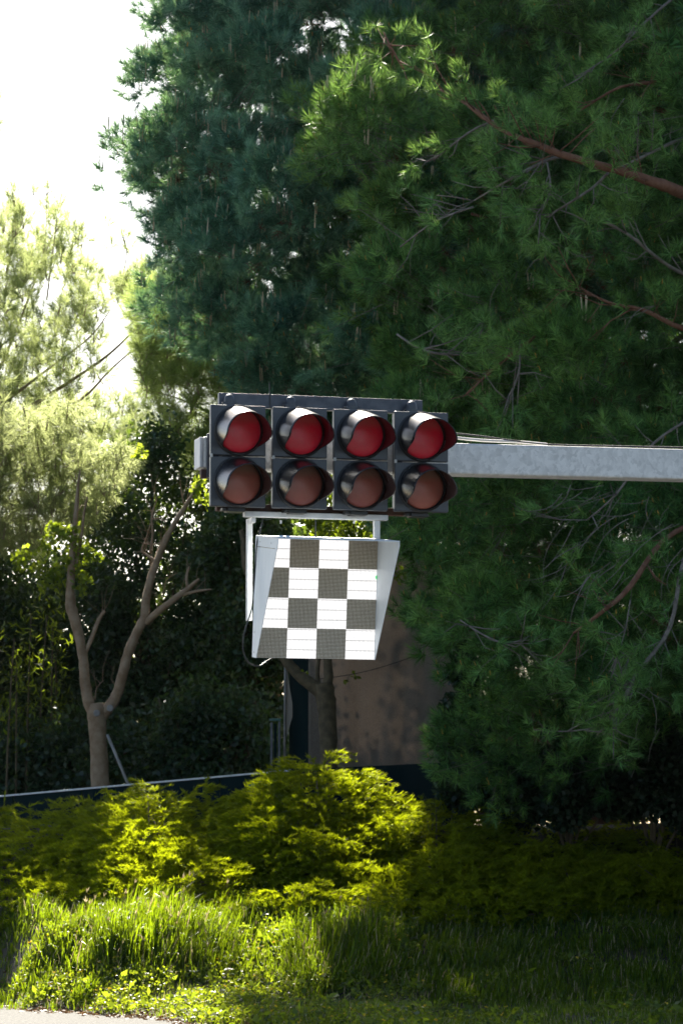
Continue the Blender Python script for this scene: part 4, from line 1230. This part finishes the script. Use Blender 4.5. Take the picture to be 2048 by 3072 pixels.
def ivy(label, pts, n, L=.085):
    c0 = np.mean([at(a, b, Y) for a, b, Y, r in pts], 0); base = c0.copy(); base[2] = float(zg(c0[0], c0[1]))
    root = thing('ivy_bush', label, 'shrub', base)
    out, b = [], MB()
    wsum = sum(r * r for *_, r in pts)
    for a, c, Y, r in pts:
        p = at(a, c, Y); m = int(n * r * r / wsum); rr = r * Y / FPX
        u = unit(rng.normal(size=(m, 3)))
        out.append(p + u * rr * (.55 + .5 * rng.random((m, 1))))
        b.tube([base - (0, 0, .1), (base + p) / 2 + (.05, .05, 0), p], [.03, .02, .01], 5)
    P = np.concatenate(out)
    np_mesh('foliage', [(leaves(P, unit(rng.normal(size=P.shape) + (0, -.45, -.5)), L, L * .85), 0)], [M['ivy']], root, base)
    b.build('stem', M['bark_dark'], root, origin=base, smooth=True)
ivy('dark ivy bush climbing beside the brown screen', [(1420, 1900, 43.4, 60), (1400, 2020, 43.2, 60), (1380, 2140, 43.0, 62), (1440, 2200, 43.0, 90), (1370, 2250, 43.0, 60), (1480, 2320, 43.0, 110), (1380, 2360, 43.0, 70), (1560, 2400, 43.0, 90), (1600, 2280, 43.0, 90), (1560, 2110, 43.2, 70), (1440, 1780, 43.6, 80), (1580, 1790, 43.6, 80), (1500, 1850, 43.6, 70)], 22000)
ivy('dark glossy ivy bush at the right border under the pine boughs', [(1960, 2180, 42.4, 80), (2030, 2250, 42.2, 100), (1930, 2290, 42.5, 80), (1990, 2360, 42.4, 100), (2070, 2400, 42.3, 100), (1900, 2400, 42.8, 60), (1850, 2080, 43.0, 80), (1780, 2250, 43.4, 90), (2060, 2100, 42.6, 80)], 15000)
ivy('low dark ivy bush between the two taller ivy bushes under the pine', [(1600, 2330, 43.0, 90), (1650, 2170, 43.2, 70), (1680, 2260, 43.0, 90), (1760, 2330, 42.8, 100), (1840, 2380, 42.6, 80), (1700, 2400, 42.6, 90)], 9000)

# ------------------------------------------------------------------ grass
def blades(x, y, H, w, lean=(0, 0), n_seg=2):
    n = len(x)
    z = zg(x, y) - .03
    P = np.stack([x, y, z], 1)
    h = H * (.55 + .6 * rng.random((n, 1)))
    th = rng.random((n, 1)) * 6.283
    dirh = np.concatenate([np.cos(th), np.sin(th), np.zeros((n, 1))], 1)
    bend = (.10 + .32 * rng.random((n, 1)) ** 1.5)
    lean = np.array((lean[0], lean[1], 0.0))
    m = P + np.array((0, 0, 1.0)) * h * .55 + (dirh * bend * .30 + lean * .35) * h
    t = P + np.array((0, 0, 1.0)) * h * (1.0 - bend * .35) + (dirh * bend + lean) * h
    s = unit(np.cross(dirh + rng.normal(size=(n, 3)) * .3, np.array((0, 0, 1.0)))) * w * .5 * (.7 + .6 * rng.random((n, 1)))
    lo = np.stack([P - s, P + s, m + s * .8, m - s * .8], 1)
    hi = np.stack([m - s * .8, m + s * .8, t], 1)
    return lo, hi, t

def fill(x0, x1, y0, y1, n, keep):
    x, y = rng.uniform(x0, x1, n), rng.uniform(y0, y1, n)
    k = keep(x, y) & (y > edge_y(x) + .12)
    return x[k], y[k]

def grasses():
    # meadow grass stands in tussocks of their own height and lean
    n = 2600
    tx, ty = rng.uniform(-5.4, 7.4, n), rng.uniform(32.5, 42.0, n)
    front = 37.7 + .3 * np.sin(tx * 3.1) + .2 * np.sin(tx * 7.3 + 1) - .42 * np.clip(tx + 1.0, 0, 6)
    clump = 1.0 * np.exp(-((tx + 2.15) / .78) ** 4 - ((ty - 38.6) / .95) ** 2) + .75 * np.exp(-((tx - .05) / .5) ** 2 - ((ty - 38.3) / .8) ** 2)
    k = ((ty > front) | (clump > .35)) & (ty < 41.3) & (ty > edge_y(tx) + .25)
    tx, ty, clump = tx[k], ty[k], clump[k]
    n = len(tx)
    H0 = (.14 + .60 * clump * rng.uniform(.5, 1.1, n) + .10 * rng.random(n)) * rng.choice([.6, .9, 1.0, 1.3], n)
    m = np.clip((70 * rng.random(n) + 40 + 40 * clump), 20, 160).astype(int)
    idx = np.repeat(np.arange(n), m)
    N = len(idx)
    sp = (.10 + .09 * rng.random(n))[idx]
    x, y = tx[idx] + rng.normal(size=N) * sp, ty[idx] + rng.normal(size=N) * sp
    lean = rng.normal(size=(n, 2)) * .13 + np.array((.06, 0))
    P = np.stack([x, y, zg(x, y) - .03], 1)
    h = (H0[idx] * (.35 + .75 * rng.random(N)))[:, None]
    th = rng.random((N, 1)) * 6.283
    dh = np.concatenate([np.cos(th), np.sin(th), np.zeros((N, 1))], 1)
    bend = .08 + .55 * rng.random((N, 1)) ** 2
    ln = np.concatenate([lean[idx], np.zeros((N, 1))], 1)
    up = np.array((0, 0, 1.0))
    q1 = P + up * h * .45 + (dh * bend * .16 + ln * .3) * h
    q2 = P + up * h * (.82 - bend * .15) + (dh * bend * .55 + ln * .75) * h
    q3 = P + up * h * (1.0 - bend * .55) + (dh * bend * 1.05 + ln * 1.1) * h
    s = unit(np.cross(dh + rng.normal(size=(N, 3)) * .4, up)) * (.0055 * (.6 + .9 * rng.random((N, 1))))
    dry = rng.random(N) < .07
    A_, B_, C_ = np.stack([P - s, P + s, q1 + s, q1 - s], 1), np.stack([q1 - s, q1 + s, q2 + s * .7, q2 - s * .7], 1), np.stack([q2 - s * .7, q2 + s * .7, q3], 1)
    sd = (rng.random(N) < .011) & (h[:, 0] > .32)
    ns = int(sd.sum())
    st0 = P[sd]; st1 = st0 + up * h[sd] * 1.22 + ln[sd] * h[sd] * 1.2 + rng.normal(size=(ns, 3)) * .03
    stems = rods(st0, st1 - st0, np.ones((ns, 1)), .005)
    heads = np.concatenate([leaves(st1 - (0, 0, .02), unit(np.array((.3, 0, 1.0)) + rng.normal(size=(ns, 3)) * .35), .07, .016) for _ in range(3)])
    o = np_mesh('tall_grass', [(A_[~dry], 0), (B_[~dry], 0), (C_[~dry], 0), (A_[dry], 1), (B_[dry], 1), (C_[dry], 1), (stems, 1), (heads, 1)], [M['grass'], M['straw']])
    tag(o, 'tall uncut meadow grass in tussocks along the foot of the bushes', 'grass', kind='stuff')
    # short grass and weeds by the road, in patches with soil showing between
    def patch(x, y): return np.sin(x * 4.2 + 1.3 * np.sin(y * 3)) + np.sin(y * 5.1 + x) + .8 * np.sin(x * 9.7 + y * 6.3)
    x, y = fill(-5.5, 7.5, 26, 39.6, 120000, lambda x, y: patch(x + 3, y) > -.9 - .5 * (x > 1))
    lo, hi, _ = blades(x, y, .13, .008)
    dry = rng.random(len(x)) < .12
    o = np_mesh('short_grass', [(lo[~dry], 0), (hi[~dry], 0), (lo[dry], 1), (hi[dry], 1)], [M['grass'], M['straw']])
    tag(o, 'short patchy grass between the low weeds beside the road', 'grass', kind='stuff')
    x, y = fill(-4.4, 3.5, 30, 39.4, 95000, lambda x, y: (patch(x, y) > -.7) & ((x < .9) | (patch(x + 5, y) > 1.3)))
    n = len(x)
    hp = .5 + .5 * np.sin(x * 3.3 + 2) * np.sin(y * 4.1)
    P = np.stack([x, y, zg(x, y) + .02 + (.05 + .16 * hp) * rng.random(n) ** 1.3], 1)
    A = unit(rng.normal(size=(n, 3)) * np.array((1, 1, .45)) + (0, 0, .25))
    big = rng.random(n) < .05
    lv = leaves(P[~big], A[~big], .042, .032); lb = leaves(P[big], A[big], .12, .06)
    k = rng.random(n) < .012
    Pf = P[k] + (0, 0, .05)
    fl = leaves(np.repeat(Pf, 5, 0), unit(rng.normal(size=(len(Pf) * 5, 3)) * np.array((1, 1, .3)) + (0, 0, .3)), .024, .02)
    k2 = rng.random(n) < .02
    stw = rods(P[k2], unit(rng.normal(size=(k2.sum(), 3)) + (0, 0, .9)), .10 + .12 * rng.random((k2.sum(), 1)), .005)
    # litter: dead leaves and needles that gather along the road edge
    lx = rng.uniform(-4.6, 1.5, 2600); ly = edge_y(lx) + rng.normal(size=2600) * .28 + .15
    lt = leaves(np.stack([lx, ly, np.maximum(zg(lx, ly), 0) + .012], 1), unit(rng.normal(size=(2600, 3)) * np.array((1, 1, .15))), .06, .018)
    o = np_mesh('weeds', [(lv, 0), (fl, 1), (stw, 2), (lb, 3), (lt, 4)], [M['clover'], M['petal'], M['straw'], M['leaf_green'], M['brown_needle']])
    tag(o, 'low clover and weeds with tiny yellow flowers beside the road', 'weeds', kind='stuff')
    # two dry bent stalks by the road edge
    for i, (pts, lab) in enumerate((([(140, 2945), (143, 2965), (155, 2978), (172, 2984), (188, 2986)], 'curled pale dry stalk standing up beside the road edge'),
                                    ([(98, 2993), (112, 3001), (128, 3006), (140, 3008)], 'pale dry twig lying at the road edge'))):
        Q = []
        for a, b in pts: Q.append(at(a, b, 38.6))
        o = MB().tube(Q, [.010, .014, .016, .014, .008] if i == 0 else .011, 6).build('dry_stalk', M['conduit'], origin=Q[-1], smooth=True)
        o.location = tuple(Q[-1]); tag(o, lab, 'twig')
grasses()

# ------------------------------------------------------------------ very thin scattering volume added to imitate the lens-flare veil
def flare_veil():
    o = MB().box(-960.0, 960.0, -340.0, 1560.0, -1.2, 30.0)
    m = bpy.data.materials.new('flare_volume'); m.use_nodes = True
    nt = m.node_tree; nt.nodes.clear()
    out = nt.nodes.new('ShaderNodeOutputMaterial'); v = nt.nodes.new('ShaderNodeVolumePrincipled')
    v.inputs['Color'].default_value = (.80, .95, 1.0, 1); v.inputs['Density'].default_value = .00004
    v.inputs['Anisotropy'].default_value = .9
    nt.links.new(v.outputs[0], out.inputs['Volume'])
    tag(o.build('flare_veil', m), kind='stuff')
flare_veil()
